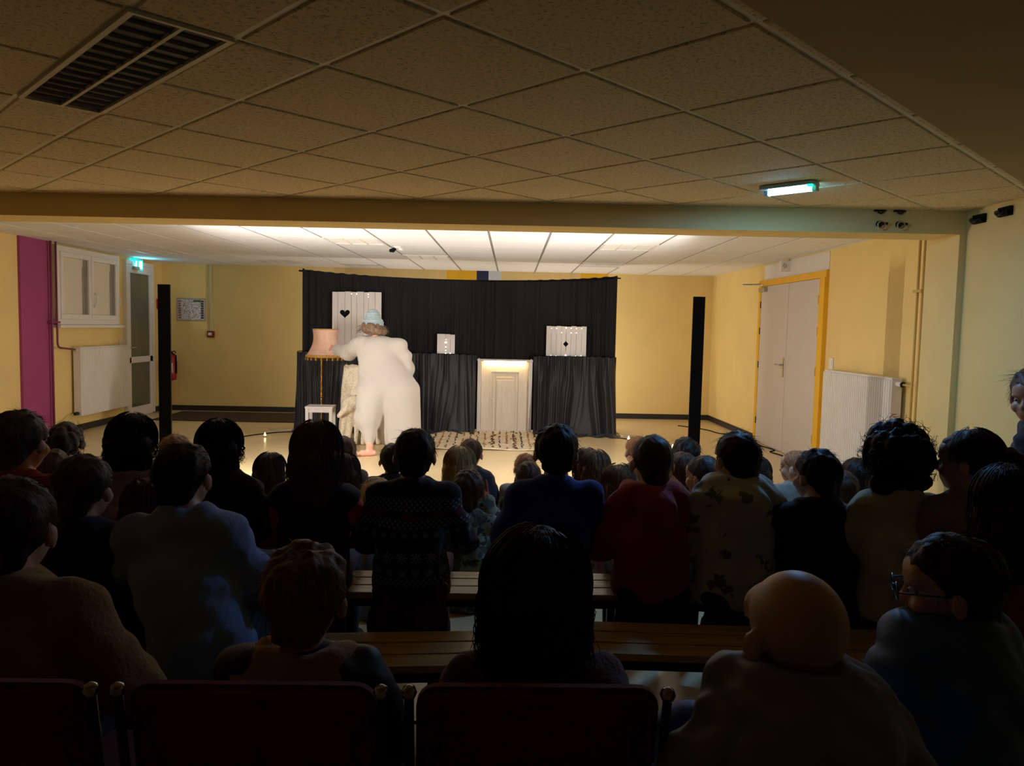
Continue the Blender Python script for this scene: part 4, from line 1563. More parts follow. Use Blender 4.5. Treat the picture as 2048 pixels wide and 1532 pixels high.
def hair_parts(style, R, t, s, seed, L=.22, thick=.012, n=None, h=.008, wave=.004):
    """returns (cap V,Q) and strand polylines in person space"""
    r = np.random.default_rng(seed)
    n1 = np.array([0, .68, -.73])                        # hairline plane: keeps up and back
    pt = np.array([0, .058, .045])
    n1 = n1 / np.linalg.norm(n1)
    if style == 'buzz': thick = .006
    prims = [EL(CRAN[1], CRAN[2] + thick)]
    cuts_l = [(pt, n1)]
    subs_l = [EL((-.088, .012, -.014), (.020, .024, .028)), EL((.088, .012, -.014), (.020, .024, .028))]
    if style in ('short', 'messy', 'buzz'):
        prims += [EL((0, -.052, -.048), (.056 + thick * .5, .042 + thick * .5, .052))]
        if style == 'messy':
            th, ph = scalp_dirs(70, r, 0, 95)
            for p in on_cran(th, ph, thick * .4): prims.append(EL(p, r.uniform(.012, .021, 3)))
    elif style == 'curly':
        th, ph = scalp_dirs(120, r, 0, 122)
        for p in on_cran(th, ph, thick + .006): prims.append(EL(p, np.full(3, r.uniform(.014, .024))))
        for x in np.linspace(-1, 1, 9): prims.append(EL((x * .085, -.045 - .03 * (1 - x * x), -.075 + r.uniform(-.02, .015)), (.028, .028, .03)))
        cuts_l = [(np.array([0, .075, .03]), np.array([0, .8, -.6]))]
        subs_l = []
    elif style in ('long', 'bob', 'pony'):
        subs_l = []
        cuts_l = [(np.array([0, .055, .03]), np.array([0, .80, -.60]))]
        if style == 'pony': cuts_l = [(pt, n1)]; prims += [EL((0, -.05, -.03), (.06, .05, .05))]
    Pw = xf(prims, R, t, s)
    cw = [(R @ (p * s) + t, R @ n, .0022) for p, n in cuts_l]
    sw = xf(subs_l, R, t, s)
    if style in ('long', 'bob'):
        cw = []
        Lb = L if style == 'long' else min(L, .10)
        for u in np.linspace(-1, 1, 15):
            a = R @ (np.array([u * .066, -.030 - .055 * math.sqrt(1 - u * u * .98), .012]) * s) + t
            b = a + np.array([u * .012, -.012 * (1 - abs(u)) , -(.05 + Lb * (1 - .10 * abs(u)))]) * s
            Pw.append(RC(a, b, (.026 + thick) * s * (.9 - .28 * abs(u)), .018 * s))
        fr = [(R @ (np.array([0, .064, .02]) * s) + t, (R @ np.array([0, 1.0, -.15])))]
        cw = [(fr[0][0] - (R @ np.array([0, .02, 0])) * s, fr[0][1])]
    freq = 120
    amp = .0022 if style in ('buzz',) else .0042
    V, Q = sdf_mesh(Pw, h, .018, cuts=cw, subs=sw, relax=1, disp=lambda V, N: amp * wav(V, seed, freq, 7, (1, 1, .22)))
    # strands
    if style in ('short', 'buzz', 'messy'):
        n = n or (420 if style != 'buzz' else 300)
        th, ph = scalp_dirs(n, r, 0, 112)
        p0 = on_cran(th, ph, thick * .8)
        nrm = on_cran(th, ph, .1) - p0
        nrm /= np.linalg.norm(nrm, axis=1, keepdims=True)
        down = np.array([0, -.35, -1.0]) - nrm * (nrm @ np.array([0, -.35, -1.0]))[:, None]
        down /= np.linalg.norm(down, axis=1, keepdims=True) + .1
        ln = r.uniform(.012, .026, n) * (.5 if style == 'buzz' else 1.9 if style == 'messy' else 1)
        d = down * .8 + nrm * r.uniform(.15, .7, n)[:, None] + r.normal(0, .3, (n, 3))
        k = np.linspace(0, 1, 5)[None, :, None]
        P = p0[:, None, :] + d[:, None, :] * ln[:, None, None] * k + down[:, None, :] * (k ** 2) * ln[:, None, None] * .6
        rad = .0011 * (1 - .75 * k[..., 0]) * np.ones((n, 1))
    elif style == 'curly':
        n = n or 330
        th, ph = scalp_dirs(n, r, 0, 125)
        p0 = on_cran(th, ph, thick)
        nrm = on_cran(th, ph, .1) - p0
        nrm /= np.linalg.norm(nrm, axis=1, keepdims=True)
        ax_ = nrm * .75 + np.array([0, -.1, -.55]) + r.normal(0, .25, (n, 3))
        ax_ /= np.linalg.norm(ax_, axis=1, keepdims=True)
        e1 = np.cross(ax_, np.array([.3, .5, .8])); e1 /= np.linalg.norm(e1, axis=1, keepdims=True)
        e2 = np.cross(ax_, e1)
        k = np.linspace(0, 1, 16)[None, :]
        turns = r.uniform(1.2, 2.6, (n, 1)) * 2 * np.pi * k + r.uniform(0, 6.28, (n, 1))
        rr = r.uniform(.006, .012, (n, 1)) * (.4 + k)
        ln = r.uniform(.03, .062, (n, 1)) * k
        P = p0[:, None] + ax_[:, None] * ln[..., None] + e1[:, None] * (rr * np.cos(turns))[..., None] + e2[:, None] * (rr * np.sin(turns))[..., None]
        rad = .0017 * (1 - .6 * k) * np.ones((n, 1))
    else:
        n = n or 300
        if style == 'pony': n = 160
        th0, ph = scalp_dirs(n, r, 5, 60, False)
        ph = np.where(np.abs(ph) < 1.05, np.sign(ph) * r.uniform(1.1, 3.1, n), ph)
        k1 = np.linspace(0, 1, 7)
        th = th0[:, None] + (np.radians(100) - th0[:, None]) * k1[None, :]
        infl = thick + .006 + r.uniform(0, .006, (n, 1))
        c, rr = CRAN[1], CRAN[2]
        P1 = np.stack([c[0] + (rr[0] + infl) * np.sin(th) * np.sin(ph)[:, None], c[1] + (rr[1] + infl) * np.sin(th) * np.cos(ph)[:, None], c[2] + (rr[2] + infl) * np.cos(th)], -1)
        P = P1
        rad = np.full((n, 7), .0010)
        if style != 'pony':
            P1 = P1 * s @ R.T + t
            Lb = (L if style == 'long' else min(L, .10)) + .03
            k2 = np.linspace(0, 1, 9)[1:]
            ln = Lb * r.uniform(.75, 1.08, n)
            out = P1[:, -1:, :] + np.stack([wave * np.sin(k2[None] * 9 + r.uniform(0, 6, (n, 1))) * 2 + r.normal(0, .006, (n, 1)) * k2, r.normal(0, .006, (n, 1)) * k2 - .01 * k2, -ln[:, None] * k2], -1) * s
            P = np.concatenate([P1, out], 1)
            rad = np.concatenate([np.full((n, 7), .0011), .0011 * (1 - .7 * k2)[None] * np.ones((n, 1))], 1) * s
            return (V, Q), P, rad
    return (V, Q), P * s @ R.T + t, rad * s


def person(label, head, Y, seat=.41, hs=1.0, bs=1.0, hyaw=0., hpitch=.05, hroll=0., byaw=0., lean=.05, side=0., skin=(205, 160, 130),
           hair=('short', (60, 42, 30)), top=((60, 60, 80), 'knit'), pants=(40, 44, 60), arms='lap', hood=False, collar=True, group=None,
           near=1, hairL=.22, sleeves=None, thick=.012, nstr=None, bulk=.012, elbow=0.0, shoe=True, wr=1.0, drop=0.0, vest=False, age='child', tail=0, tailc=(22, 20, 26), nk=.118):
    """seated figure facing the stage (+y). head: photo pixel of the head centre, Y its depth in the room"""
    Hc = at(head[0], head[1], Y)
    Rb = rot(byaw)
    loc = Hc - Rb @ np.array([side, lean, 0])
    loc[2] = 0
    hz = Hc[2]
    hp_ = np.array([side, lean, hz])
    Rh = rot(hyaw, hpitch, hroll)
    w = bs
    zs = seat
    neck = hp_ + np.array([-.15 * side, -.030, -nk * hs])
    shz = neck[2] - .062 * w
    chest = np.array([side * .72, lean * .55 - .012, shz - .085 * w])
    pel = np.array([0, 0, zs + .085 * w])
    waist = (chest * .4 + pel * .6)
    sh = [np.array([side * .85 + i * .118 * w, lean * .75 - .018, shz + .008]) for i in (-1, 1)]
    ua = .175 * w * (1 if age == 'child' else 1.05)
    el, wrp = [], []
    for i, s_ in zip((-1, 1), sh):
        if arms == 'clap':
            e_ = s_ + np.array([i * .045, .13, -.10])
            w_ = np.array([i * .022 + side + .075, lean + .22, hz - .085])
        elif arms == 'prop':
            e_ = s_ + np.array([i * (.075 + elbow), -.02, -.155 * w])
            w_ = e_ + np.array([i * .01, .03, -.15 * w])
        else:
            e_ = s_ + np.array([i * (.055 + elbow), .045, -ua * .93])
            w_ = np.array([i * .055, .20 + lean * .5, max(zs + .155, e_[2] - .07)])
        el.append(e_); wrp.append(w_)
    ar = .034 * w
    trap = [RC(neck + np.array([i * .02, -.008, -.028]), s_ + np.array([0, 0, .004]), .040 * w, .036 * w) for i, s_ in zip((-1, 1), sh)]
    torso = trap + [EL(chest, (.120 * w, .088 * w, .125 * w)), RC(sh[0], sh[1], .040 * w, .040 * w)]
    for t_ in np.linspace(0, .85, 6):
        b_ = .010 * math.sin(math.pi * t_)
        torso.append(EL(pel * (1 - t_) + chest * t_ + np.array([0, -.02 * math.sin(math.pi * t_), 0]), ((.122 - b_) * w, (.098 - b_) * w, .100 * w)))
    torso.append(EL(pel + np.array([0, .01, -.045 * w]), (.135 * w, .112 * w, .072 * w)))
    torso.append(RC(neck, chest, .050 * w, .07 * w))
    armp = []
    for i in (0, 1):
        armp += [RC(sh[i], el[i], ar * 1.12, ar), RC(el[i], wrp[i], ar, ar * .74)]
    legs, feet = [], []
    for i in (-1, 1):
        hip = np.array([i * .068 * w, .02, zs + .075 * w])
        if zs < .2:
            kn = np.array([i * .205 * w, .20 * w, .085 * w])
            an = np.array([-i * .05 * w, .25 * w + .03 * i, .050])
            legs.append((hip, kn, an)); feet.append((an, an + np.array([-i * .07, .06, -.005])))
        else:
            kn = np.array([i * .082 * w, .31 * w, zs + .055])
            an = np.array([i * .085 * w, .33 * w, .09]) if zs < .5 else kn
            legs.append((hip, kn, an)); feet.append((an + np.array([0, .0, -.045]), an + np.array([i * .01, .11, -.052])))
    lp = []
    for hip, kn, an in legs: lp += [RC(hip, kn, .060 * w, .046 * w), RC(kn, an, .045 * w, .032 * w)]
    hb = .0085 if near == 0 else .0095 if near == 1 else .011
    headp = xf(HEAD, Rh, hp_, hs) + xf(EARS, Rh, hp_, hs)
    neckp = [RC(Rh @ (np.array([0, -.022, -.05]) * hs) + hp_, neck + np.array([0, 0, -.02]), .046 * hs, .050 * w)]
    subs = xf(SOCK, Rh, hp_, hs)
    footp = [RC(a, b, .030, .026) for a, b in feet]
    V, Q = sdf_mesh(headp + neckp + [EL(p[1], p[2] * .93) if p[0] == 'el' else p for p in torso] + armp + lp + footp, hb, .012, subs=subs, relax=1)
    if zs > .2:
        low = (V[:, 1] < .24) & (V[:, 2] < zs + .05) & (V[:, 2] > zs - .12)
        V[low, 2] = np.maximum(V[low, 2], zs + .004)
    hk = 'flat' if arms == 'clap' else 'relaxed'
    parts = [(V, Q)]
    for i in (0, 1):
        d = wrp[i] - el[i]
        if arms == 'clap': fw_, pl = (0.0, .15, 1), (1 if i == 0 else -1, 0, 0)
        elif arms == 'prop': fw_, pl = (0, .9, -.25), (0, -.2, -1)
        else: fw_, pl = (d[0] * .6, max(d[1], .05), d[2] * .6 - .02), (0, 0, -1)
        parts.append(place_hand(hk, wrp[i], fw_, pl, .66 * hs, i == 0))
    V, Q = merge(parts)
    body = new_obj('person', quads_mesh('person', V, Q), skin_mat(skin), None, loc)
    body.rotation_euler = (0, 0, byaw)
    tag(body, label, 'person', group)
    # eyes
    for i in (-1, 1):
        c = Rh @ (np.array([i * .031, .0765, .004]) * hs) + hp_
        eo = MB().lathe([(.001, -.010 * hs), (.007 * hs, -.007 * hs), (.010 * hs, 0), (.007 * hs, .007 * hs), (.001, .010 * hs)], 10, c).build('eye', M['eye_white'], body, recalc=False)
        d_ = Rh @ np.array([0, 1.0, 0])
        MB().tube([c + d_ * .0070 * hs, c + d_ * .0104 * hs], [.0052 * hs, .0040 * hs], 8).build('iris', M['eye'], eo, recalc=False)
    # garment
    hg = .0105 if near == 0 else .012 if near == 1 else .014
    sl = .90
    gar = torso[:-1]
    slv = []
    for i in (0, 1):
        slv += [RC(sh[i], el[i], ar * 1.15, ar * 1.08), RC(el[i], el[i] + sl * (wrp[i] - el[i]), ar * 1.08, ar * .95)]
    if drop:
        gar = gar + [EL(pel + np.array([0, -.01, -.02]), (.14 * w, .11 * w, .10 * w))]
    if collar:
        for k in range(10):
            a0, a1 = 2 * math.pi * k / 10, 2 * math.pi * (k + 1) / 10
            f = lambda a, dz=0., k_=1.: neck + np.array([.054 * w * k_ * math.cos(a), .052 * w * k_ * math.sin(a), -.016 + dz + .018 * (-math.sin(a)) * .5])
            gar = gar + [RC(f(a0), f(a1), .006, .006), RC(f(a0, .022, .96), f(a1, .022, .96), .004, .004)]
    if hood:
        hk_ = hood if isinstance(hood, (int, float)) and not isinstance(hood, bool) else 1.0
        for k in range(9):
            a = math.pi * (k / 8.0) + math.pi
            p = neck + np.array([.080 * w * math.cos(a), .030 + .085 * math.sin(a), .006 + .010 * math.sin(a)])
            gar = gar + [EL(p, np.array([.036, .034, .030]) * hk_ * w)]
        gar = gar + [EL(neck + np.array([0, -.105, -.065 * hk_]), np.array([.088, .036, .070]) * hk_ * w), EL(neck + np.array([0, -.10, -.125 * hk_]), np.array([.045, .032, .040]) * hk_ * w)]
    seed = int(abs(head[0] * 7 + head[1]))
    cut = [((0, 0, zs + .006), (0, 0, -1))] if not drop else [((0, 0, zs - drop), (0, 0, -1))]
    wr_f = lambda V, N: wr * (.0080 * wav(V, seed, 26, 6, (1, 1, 1.6)) + .0035 * wav(V, seed + 1, 60, 5)) * np.clip((V[:, 2] - zs) * 6, .3, 1)
    sleeve_col = sleeves
    V, Q = sdf_mesh(gar + ([] if sleeve_col else slv), hg, .030, infl=bulk, cuts=cut, relax=2, disp=wr_f)
    new_obj('vest' if sleeve_col else 'sweater' if top[1] in ('knit', 'nordic', 'floral') else 'jacket', quads_mesh('top', V, Q), cloth_mat(*top), body)
    if sleeve_col:
        for i in (0, 1):
            V, Q = sdf_mesh(slv[2 * i:2 * i + 2], hg, .02, infl=bulk * .8, relax=2, disp=wr_f)
            new_obj('sleeve', quads_mesh('sleeve', V, Q), cloth_mat(sleeve_col, 'knit'), body)
    if tail:
        V, Q = sdf_mesh([EL(pel + np.array([0, -.085, -.07 - tail / 2]), (.150 * w, .030, .05 + tail / 2)), EL(pel + np.array([0, -.06, -.05]), (.140 * w, .06, .06))], .013, .03, relax=2, disp=lambda V, N: .008 * wav(V, seed + 5, 24, 5, (1, 1, .3)))
        new_obj('coat_tail', quads_mesh('coat_tail', V, Q), cloth_mat(tailc, 'shell'), body)
    # trousers and shoes
    V, Q = sdf_mesh([EL(pel, (.124 * w, .10 * w, .098 * w))] + lp, .014, .03, infl=.008, cuts=[((0, 0, max(.004, .05 if zs > .2 else .004)), (0, 0, -1))], relax=2,
                    disp=lambda V, N: .004 * wav(V, seed + 2, 30, 5))
    V[:, 2] = np.maximum(V[:, 2], .004)
    if zs > .2:
        onseat = (V[:, 1] < .22) & (V[:, 2] < zs + .05)
        V[onseat, 2] = np.maximum(V[onseat, 2], zs + .002)
    new_obj('trousers', quads_mesh('trousers', V, Q), cloth_mat(pants, 'denim'), body)
    if shoe:
        for a, b in feet:
            V, Q = sdf_mesh([RC(a, b, .034, .032), EL((a + b) / 2 + np.array([0, .01, -.006]), (.038, .07, .026))], .011, .02, infl=.004, cuts=[((0, 0, .003), (0, 0, -1))], relax=1)
            V[:, 2] = np.maximum(V[:, 2], .002)
            new_obj('shoe', quads_mesh('shoe', V, Q), SHOE, body)
    # hair
    if hair is None:
        return body, dict(hp=hp_, R=Rh, neck=neck)
    st, hc = hair
    hm = hair_mat(hc)
    (V, Q), P, rad = hair_parts(st, Rh, hp_, hs, seed, hairL, thick, nstr, .007 if near < 2 else .009)
    ho = new_obj('hair', quads_mesh('hair', V, Q), hm, body)
    so = new_obj('hair_strands', tubes_mesh('hair_strands', P, rad), hm, ho)
    so['kind'] = 'stuff'
    return body, dict(hp=hp_, R=Rh, neck=neck, sh=sh, el=el, wr=wrp, pel=pel, hair=ho, hm=hm, zs=zs)
# ------------------------------------------------------------------ FURNITURE FOR THE AUDIENCE
M['slat'] = mat('varnished_bench_slat', (176, 142, 86), .32, .25, 5, .15, 60, scale=(.6, 8, 8))
M['chair_red'] = mat('dark_red_upholstery', (112, 14, 22), .95, .2, 60, .5, 260, sheen=.5)
M['chrome'] = mat('chrome_tube', (170, 166, 172), .2, .05, metal=1.0)
M['tube'] = mat('dark_painted_tube', (44, 42, 50), .35, .05)


def bench(label, x, y, yaw, L):
    e = empty('slatted_bench', (x, y, 0), yaw, label, 'bench', 'slatted school benches')
    for k in range(3):
        MB().box(-L / 2, L / 2, -.14 + k * .095, -.14 + k * .095 + .086, .372, .398, .004).build('slat', M['slat'], e)
    for s in (-1, 1):
        MB().box(-L / 2 + .04, L / 2 - .04, s * .11 - .014, s * .11 + .014, .335, .371).build('rail', M['dark_metal'], e)
        for q in (-1, 1):
            MB().box(q * (L / 2 - .22) - .018, q * (L / 2 - .22) + .018, s * .11 - .018, s * .11 + .018, 0, .335, .003).build('leg', M['dark_metal'], e)
    for q in (-1, 1):
        MB().box(q * (L / 2 - .22) - .012, q * (L / 2 - .22) + .012, -.092, .092, .10, .124).build('cross_bar', M['dark_metal'], e)
    return e


bench('slatted bench in second row under the child in light blue sweater', -.98, 2.43, .065, 2.05)
bench('slatted bench in second row left of the bald child', 1.0, 2.56, -.05, 1.86)
bench('slatted bench in third row under the girls at left', -1.62, 2.98, .19, 1.38)
bench('slatted bench in third row under the patterned sweater and blue jersey', -.07, 3.14, 0, 1.66)
bench('slatted bench in third row under the children at right', 1.47, 2.98, -.24, 1.35)


def school_chair(label, x, y, yaw):
    e = empty('stacking_chair', (x, y, 0), yaw, label, 'chair', 'dark red chairs in the back row')
    # upholstered back: rounded rectangle, leaning a little
    poly = []
    W2, Z0, Z1, r = .225, .50, .812, .045
    for cx, cz, a0 in ((W2 - r, Z0 + r, -90), (W2 - r, Z1 - r, 0), (-W2 + r, Z1 - r, 90), (-W2 + r, Z0 + r, 180)):
        for k in range(6):
            a = math.radians(a0 + k * 18)
            poly.append((cx + r * math.cos(a), cz + r * math.sin(a)))
    bm = bmesh.new()
    f = bm.faces.new([bm.verts.new((px, -.018, pz)) for px, pz in poly])
    ex = bmesh.ops.extrude_face_region(bm, geom=[f])
    bmesh.ops.translate(bm, vec=(0, .04, 0), verts=[v for v in ex['geom'] if isinstance(v, bmesh.types.BMVert)])
    bmesh.ops.recalc_face_normals(bm, faces=bm.faces)
    bmesh.ops.bevel(bm, geom=[q for q in bm.edges if abs(q.verts[0].co.y - q.verts[1].co.y) < 1e-5], offset=.012, segments=3, affect='EDGES')
    for v in bm.verts: v.co.y -= (v.co.z - .5) * .16 + .02 * (v.co.x / .23) ** 2 * -1
    me = bpy.data.meshes.new('back_cushion'); bm.to_mesh(me); bm.free()
    new_obj('back_cushion', me, M['chair_red'], e)
    MB().box(-.225, .225, .03, .45, .415, .46, .018).build('seat_cushion', M['chair_red'], e)
    for s in (-1, 1):
        MB().tube([(s * .235, -.10, .01), (s * .235, .02, .40), (s * .235, -.005, .50), (s * .236, -.052, .80)], .009, 10).build('back_leg', M['tube'], e)
        MB().tube([(s * .235, .42, .01), (s * .235, .40, .41), (s * .235, .02, .41)], .009, 10).build('front_leg', M['tube'], e)
        MB().lathe([(.002, -.014), (.011, -.010), (.015, 0), (.011, .010), (.002, .014)], 12, (s * .236, -.053, .805)).build('end_knob', M['chrome'], e)
        MB().tube([(s * .235, -.045, .76)] + [(s * (.235 - .055 * math.sin(t)), -.062 + .02 * math.sin(t), .70 + .052 * math.cos(t)) for t in np.linspace(0.15, 2.95, 12)] + [(s * .235, -.03, .645)], .0035, 8).build('handle_loop', M['tube'], e)
    MB().tube([(-.235, .40, .405), (.235, .40, .405)], .010, 8).build('seat_rail', M['chrome'], e)
    return e


for px, lb in ((-88, 'dark red upholstered chair at bottom left under the mustard coat'), (499, 'dark red upholstered chair behind the tousled child with tan collar'), (1078, 'dark red upholstered chair behind the brown-haired child in brown coat')):
    q = at(px, 1392, 1.34)
    school_chair(lb, q[0], 1.395, 0)


def low_stool(label, x, y, h=.41):
    e = empty('low_stool', (x, y, 0), 0, label, 'stool')
    MB().lathe([(.14, h - .03), (.16, h - .025), (.165, h - .01), (.15, h)], 24).build('seat', M['black'], e)
    for k in range(4):
        a = math.pi / 4 + k * math.pi / 2
        MB().tube([(.10 * math.cos(a), .10 * math.sin(a), h - .03), (.16 * math.cos(a), .16 * math.sin(a), 0)], .012, 8).build('leg', M['dark_metal'], e)


# ------------------------------------------------------------------ THE PERFORMER
def performer():
    O = np.array([-1.22, 8.75, 0.0])
    P = lambda x, y, Y: at(x, y, Y) - O
    hs = 1.06
    hp_ = P(747, 655, 8.90)
    Rh = rot(.45, .55, -.12)
    chest, pel = P(757, 702, 8.84), P(772, 772, 8.74)
    sl, sr = P(724, 688, 8.86), P(793, 692, 8.82)
    el_, wl = P(696, 705, 9.18), P(668, 697, 9.56)
    er, wr_ = P(812, 738, 8.86), P(786, 735, 9.10)
    hl, kl, al = P(754, 792, 8.70), P(737, 840, 8.60), P(739, 890, 8.50)
    hr, kr, ar_ = P(795, 792, 8.76), P(801, 842, 8.84), P(783, 886, 8.90)
    neck = hp_ + np.array([.03, -.06, -.12])
    pr = xf(HEAD, Rh, hp_, hs) + xf(EARS, Rh, hp_, hs) + [RC(Rh @ np.array([0, -.02, -.05]) + hp_, neck, .05, .055), RC(neck, chest, .06, .1)]
    for t in np.linspace(0, 1, 6): pr.append(EL(pel * (1 - t) + chest * t, (.16, .11, .12)))
    pr += [RC(sl, sr, .055, .055), RC(sl, el_, .048, .042), RC(el_, wl, .040, .030), RC(sr, er, .048, .042), RC(er, wr_, .040, .030)]
    pr += [RC(hl, kl, .085, .06), RC(kl, al, .055, .038), RC(hr, kr, .085, .06), RC(kr, ar_, .055, .038)]
    # bare feet
    for a, d in ((al, np.array([-.115, -.045, 0])), (ar_, np.array([-.05, .11, 0]))):
        b = np.array([a[0], a[1], .034]); tip = b + d * 1.25
        tip[2] = .020
        pr += [RC(a, b, .038, .036), RC(b - d * .35, b + d * .6, .033, .034), RC(b + d * .6, tip, .034, .018)]
        sd = np.array([-d[1], d[0], 0]); sd /= np.linalg.norm(sd)
        for k in range(5): pr.append(RC(b + d * 1.0 + sd * (k - 2) * .016, tip + d * (.22 - .05 * abs(k - 1)) + sd * (k - 2) * .017 - np.array([0, 0, .006]), .011, .009))
    V, Q = sdf_mesh(pr, .0095, .014, subs=xf(SOCK, Rh, hp_, hs), relax=1)
    parts = [(V, Q), place_hand('grip', wl, wl - el_ + np.array([-.06, .0, .03]), (0.25, .75, -.35), 1.0, True), place_hand('relaxed', wr_, (-.5, .8, .1), (-.3, .2, -1), 1.0, False)]
    V, Q = merge(parts)
    V[:, 2] = np.maximum(V[:, 2], .002)
    body = new_obj('person', quads_mesh('person', V, Q), skin_mat((226, 172, 150)), None, O)
    tag(body, 'performer in baggy white suit and pale blue hat, seen from behind, reaching to the lampshade', 'person')
    for i in (-1, 1):
        c = Rh @ (np.array([i * .031, .078, .004]) * hs) + hp_
        MB().lathe([(.001, -.011), (.008, -.008), (.011, 0), (.008, .008), (.001, .011)], 10, c).build('eye', M['eye'], body, recalc=False)
    # suit: wide fleece coat and trousers
    g = [EL(chest + np.array([.0, 0, .015]), (.235, .16, .17)), RC(sl + np.array([.02, 0, -.02]), sr + np.array([-.01, 0, -.02]), .105, .105)]
    for t in np.linspace(0, 1, 7):
        c = chest * (1 - t) + pel * t
        g.append(EL(c + np.array([.015 * t, 0, 0]), (.235 + .095 * t, .16 + .06 * t, .14)))
    g += [RC(sl, el_, .10, .09), RC(el_, wl + (el_ - wl) * .30, .09, .075)]
    g += [RC(sr, er, .095, .10), RC(er, wr_, .095, .07), EL(P(803, 690, 8.80), (.075, .07, .075)), EL(P(812, 712, 8.80), (.075, .07, .07)), EL(P(817, 734, 8.80), (.06, .07, .07))]
    g += [RC(hl + np.array([-.03, 0, .04]), P(735, 838, 8.62), .205, .150), RC(P(735, 838, 8.62), P(739, 884, 8.52), .148, .055)]
    hem = P(800, 868, 8.80)
    g += [RC(hr + np.array([.01, 0, .04]), hem, .235, .235)]
    for k in range(10):
        a = 2 * math.pi * k / 10
        g.append(RC(hr + np.array([.2 * math.cos(a), .13 * math.sin(a), .1]), hem + np.array([.205 * math.cos(a), .19 * math.sin(a), -.10]), .05, .045))
    wv = lambda V, N: (.004 * wav(V, 3, 8, 3, (1, 1, .05)) + .016 * wav(V, 8, 17, 3, (1, .6, .04)) * np.clip((.9 - V[:, 2]) * 1.8, .05, 1) + .009 * wav(V, 9, 30, 4, (1.0, .6, 1)) * (V[:, 0] < -.22))
    V, Q = sdf_mesh(g, .014, .035, cuts=[((0, 0, .105), (0, 0, -1))], subs=[RC(P(757, 806, 8.44), P(758, 892, 8.50), .015, .075), RC(P(741, 762, 8.47), P(736, 700, 8.58), .03, .01)], relax=3, disp=wv)
    suit = new_obj('fleece_suit', quads_mesh('fleece_suit', V, Q), mat('white_fleece', (182, 173, 165), .95, .03, 3, .5, 120, sheen=.3), body)
    # hair under the hat and the knitted hat
    hpr = [EL(hp_ + np.array([.035, -.06, -.035]), (.135, .10, .062)), EL(hp_ + np.array([-.01, -.05, .0]), (.115, .10, .075))]
    V, Q = sdf_mesh(hpr, .009, .03, relax=1, disp=lambda V, N: .012 * wav(V, 4, 80, 7, (1, 1, .4)))
    hm = hair_mat((118, 94, 74))
    ho = new_obj('hair', quads_mesh('hair', V, Q), hm, body)
    r = np.random.default_rng(5)
    n = 180
    a = r.uniform(3.5, 6.0, n)
    base = hp_ + np.stack([.15 * np.cos(a), .06 * np.sin(a) - .06, r.uniform(-.05, .03, n)], -1)
    k = np.linspace(0, 1, 5)
    d = np.stack([.05 * np.cos(a) + r.normal(0, .015, n), .03 * np.sin(a), r.uniform(-.05, -.01, n)], -1)
    so = new_obj('hair_strands', tubes_mesh('hair_strands', base[:, None] + d[:, None] * k[None, :, None], .0014 * (1 - .7 * k)[None] * np.ones((n, 1))), hm, ho)
    so['kind'] = 'stuff'
    t = NT('pale_blue_knit')
    v = t.coords('Object')
    w = t.n('ShaderNodeTexWave', bands_direction='Z'); w.inputs['Scale'].default_value = 22; w.inputs['Distortion'].default_value = 1.5
    t.l(v, w.inputs['Vector'])
    t.col(t.mix(w.outputs['Fac'], lin((138, 158, 166)), lin((178, 194, 198))))
    t.b.inputs['Roughness'].default_value = .95
    t.bump(w.outputs['Fac'], .7, .006)
    ha = hp_ + np.array([-.005, -.005, .02])
    up = P(743, 622, 8.90)
    V, Q = sdf_mesh([EL(ha + np.array([0, 0, .01]), (.118, .125, .09)), RC(ha + np.array([0, 0, .05]), up - np.array([-.02, 0, .05]), .112, .075), EL(up + np.array([.02, 0, -.055]), (.07, .07, .055))], .009, .03,
                    cuts=[(tuple(ha + np.array([0, 0, -.02])), (.1, .35, -.93))], relax=2, disp=lambda V, N: .003 * np.sin(V[:, 2] * 220) + .004 * wav(V, 6, 30, 4))
    new_obj('knitted_hat', quads_mesh('knitted_hat', V, Q), t.m, body)


performer()

# ------------------------------------------------------------------ THE AUDIENCE
BACK, BENCH, FLOOR = 'children on the back row chairs', 'children on the slatted benches', 'children sitting on the floor at the front'
DK, BR, LB, BL, GN = (34, 26, 22), (74, 50, 34), (128, 92, 58), (176, 142, 92), (150, 92, 56)

# back row
b, i = person('child in mustard coat on the chair at far bottom left', (24, 1060), 1.68, .46, 1.0, 1.12, hyaw=.05, hair=('short', (60, 44, 34)), top=((150, 112, 52), 'fleece'), bulk=.024, wr=1.6, near=0, group=BACK, side=-.02, elbow=.05, pants=(30, 30, 36))
b, i = person('child with tousled light brown hair and tan fleece collar on dark coat', (612, 1200), 1.64, .46, .96, 1.0, hyaw=-.06, hair=('messy', (122, 90, 58)), top=((36, 34, 40), 'shell'), bulk=.02, wr=1.3, near=0, group=BACK, lean=.02, collar=False)
nk = i['neck']
g = []
for k in range(13):
    a = math.pi * (1.0 + k / 12.0) * 1.0
    g.append(EL(nk + np.array([.145 * math.cos(a), .03 + .085 * math.sin(a), -.026 - .018 * abs(math.cos(a))]), (.036, .034, .026)))
    g.append(EL(nk + np.array([.085 * math.cos(a), .02 + .06 * math.sin(a), .004]), (.030, .028, .022)))
V, Q = sdf_mesh(g, .009, .02, relax=1, disp=lambda V, N: .006 * wav(V, 21, 60, 6))
new_obj('fleece_collar', quads_mesh('fleece_collar', V, Q), cloth_mat((190, 140, 78), 'fleece'), b)
person('child with long loose brown hair and rust brown coat, back row centre', (1072, 1190), 1.63, .46, 1.14, 1.14, hyaw=-.3, hroll=.06, hair=('long', (66, 46, 34)), hairL=.10, thick=.022, nstr=520, top=((92, 50, 28), 'fleece'), bulk=.022, wr=1.4, near=0, group=BACK)
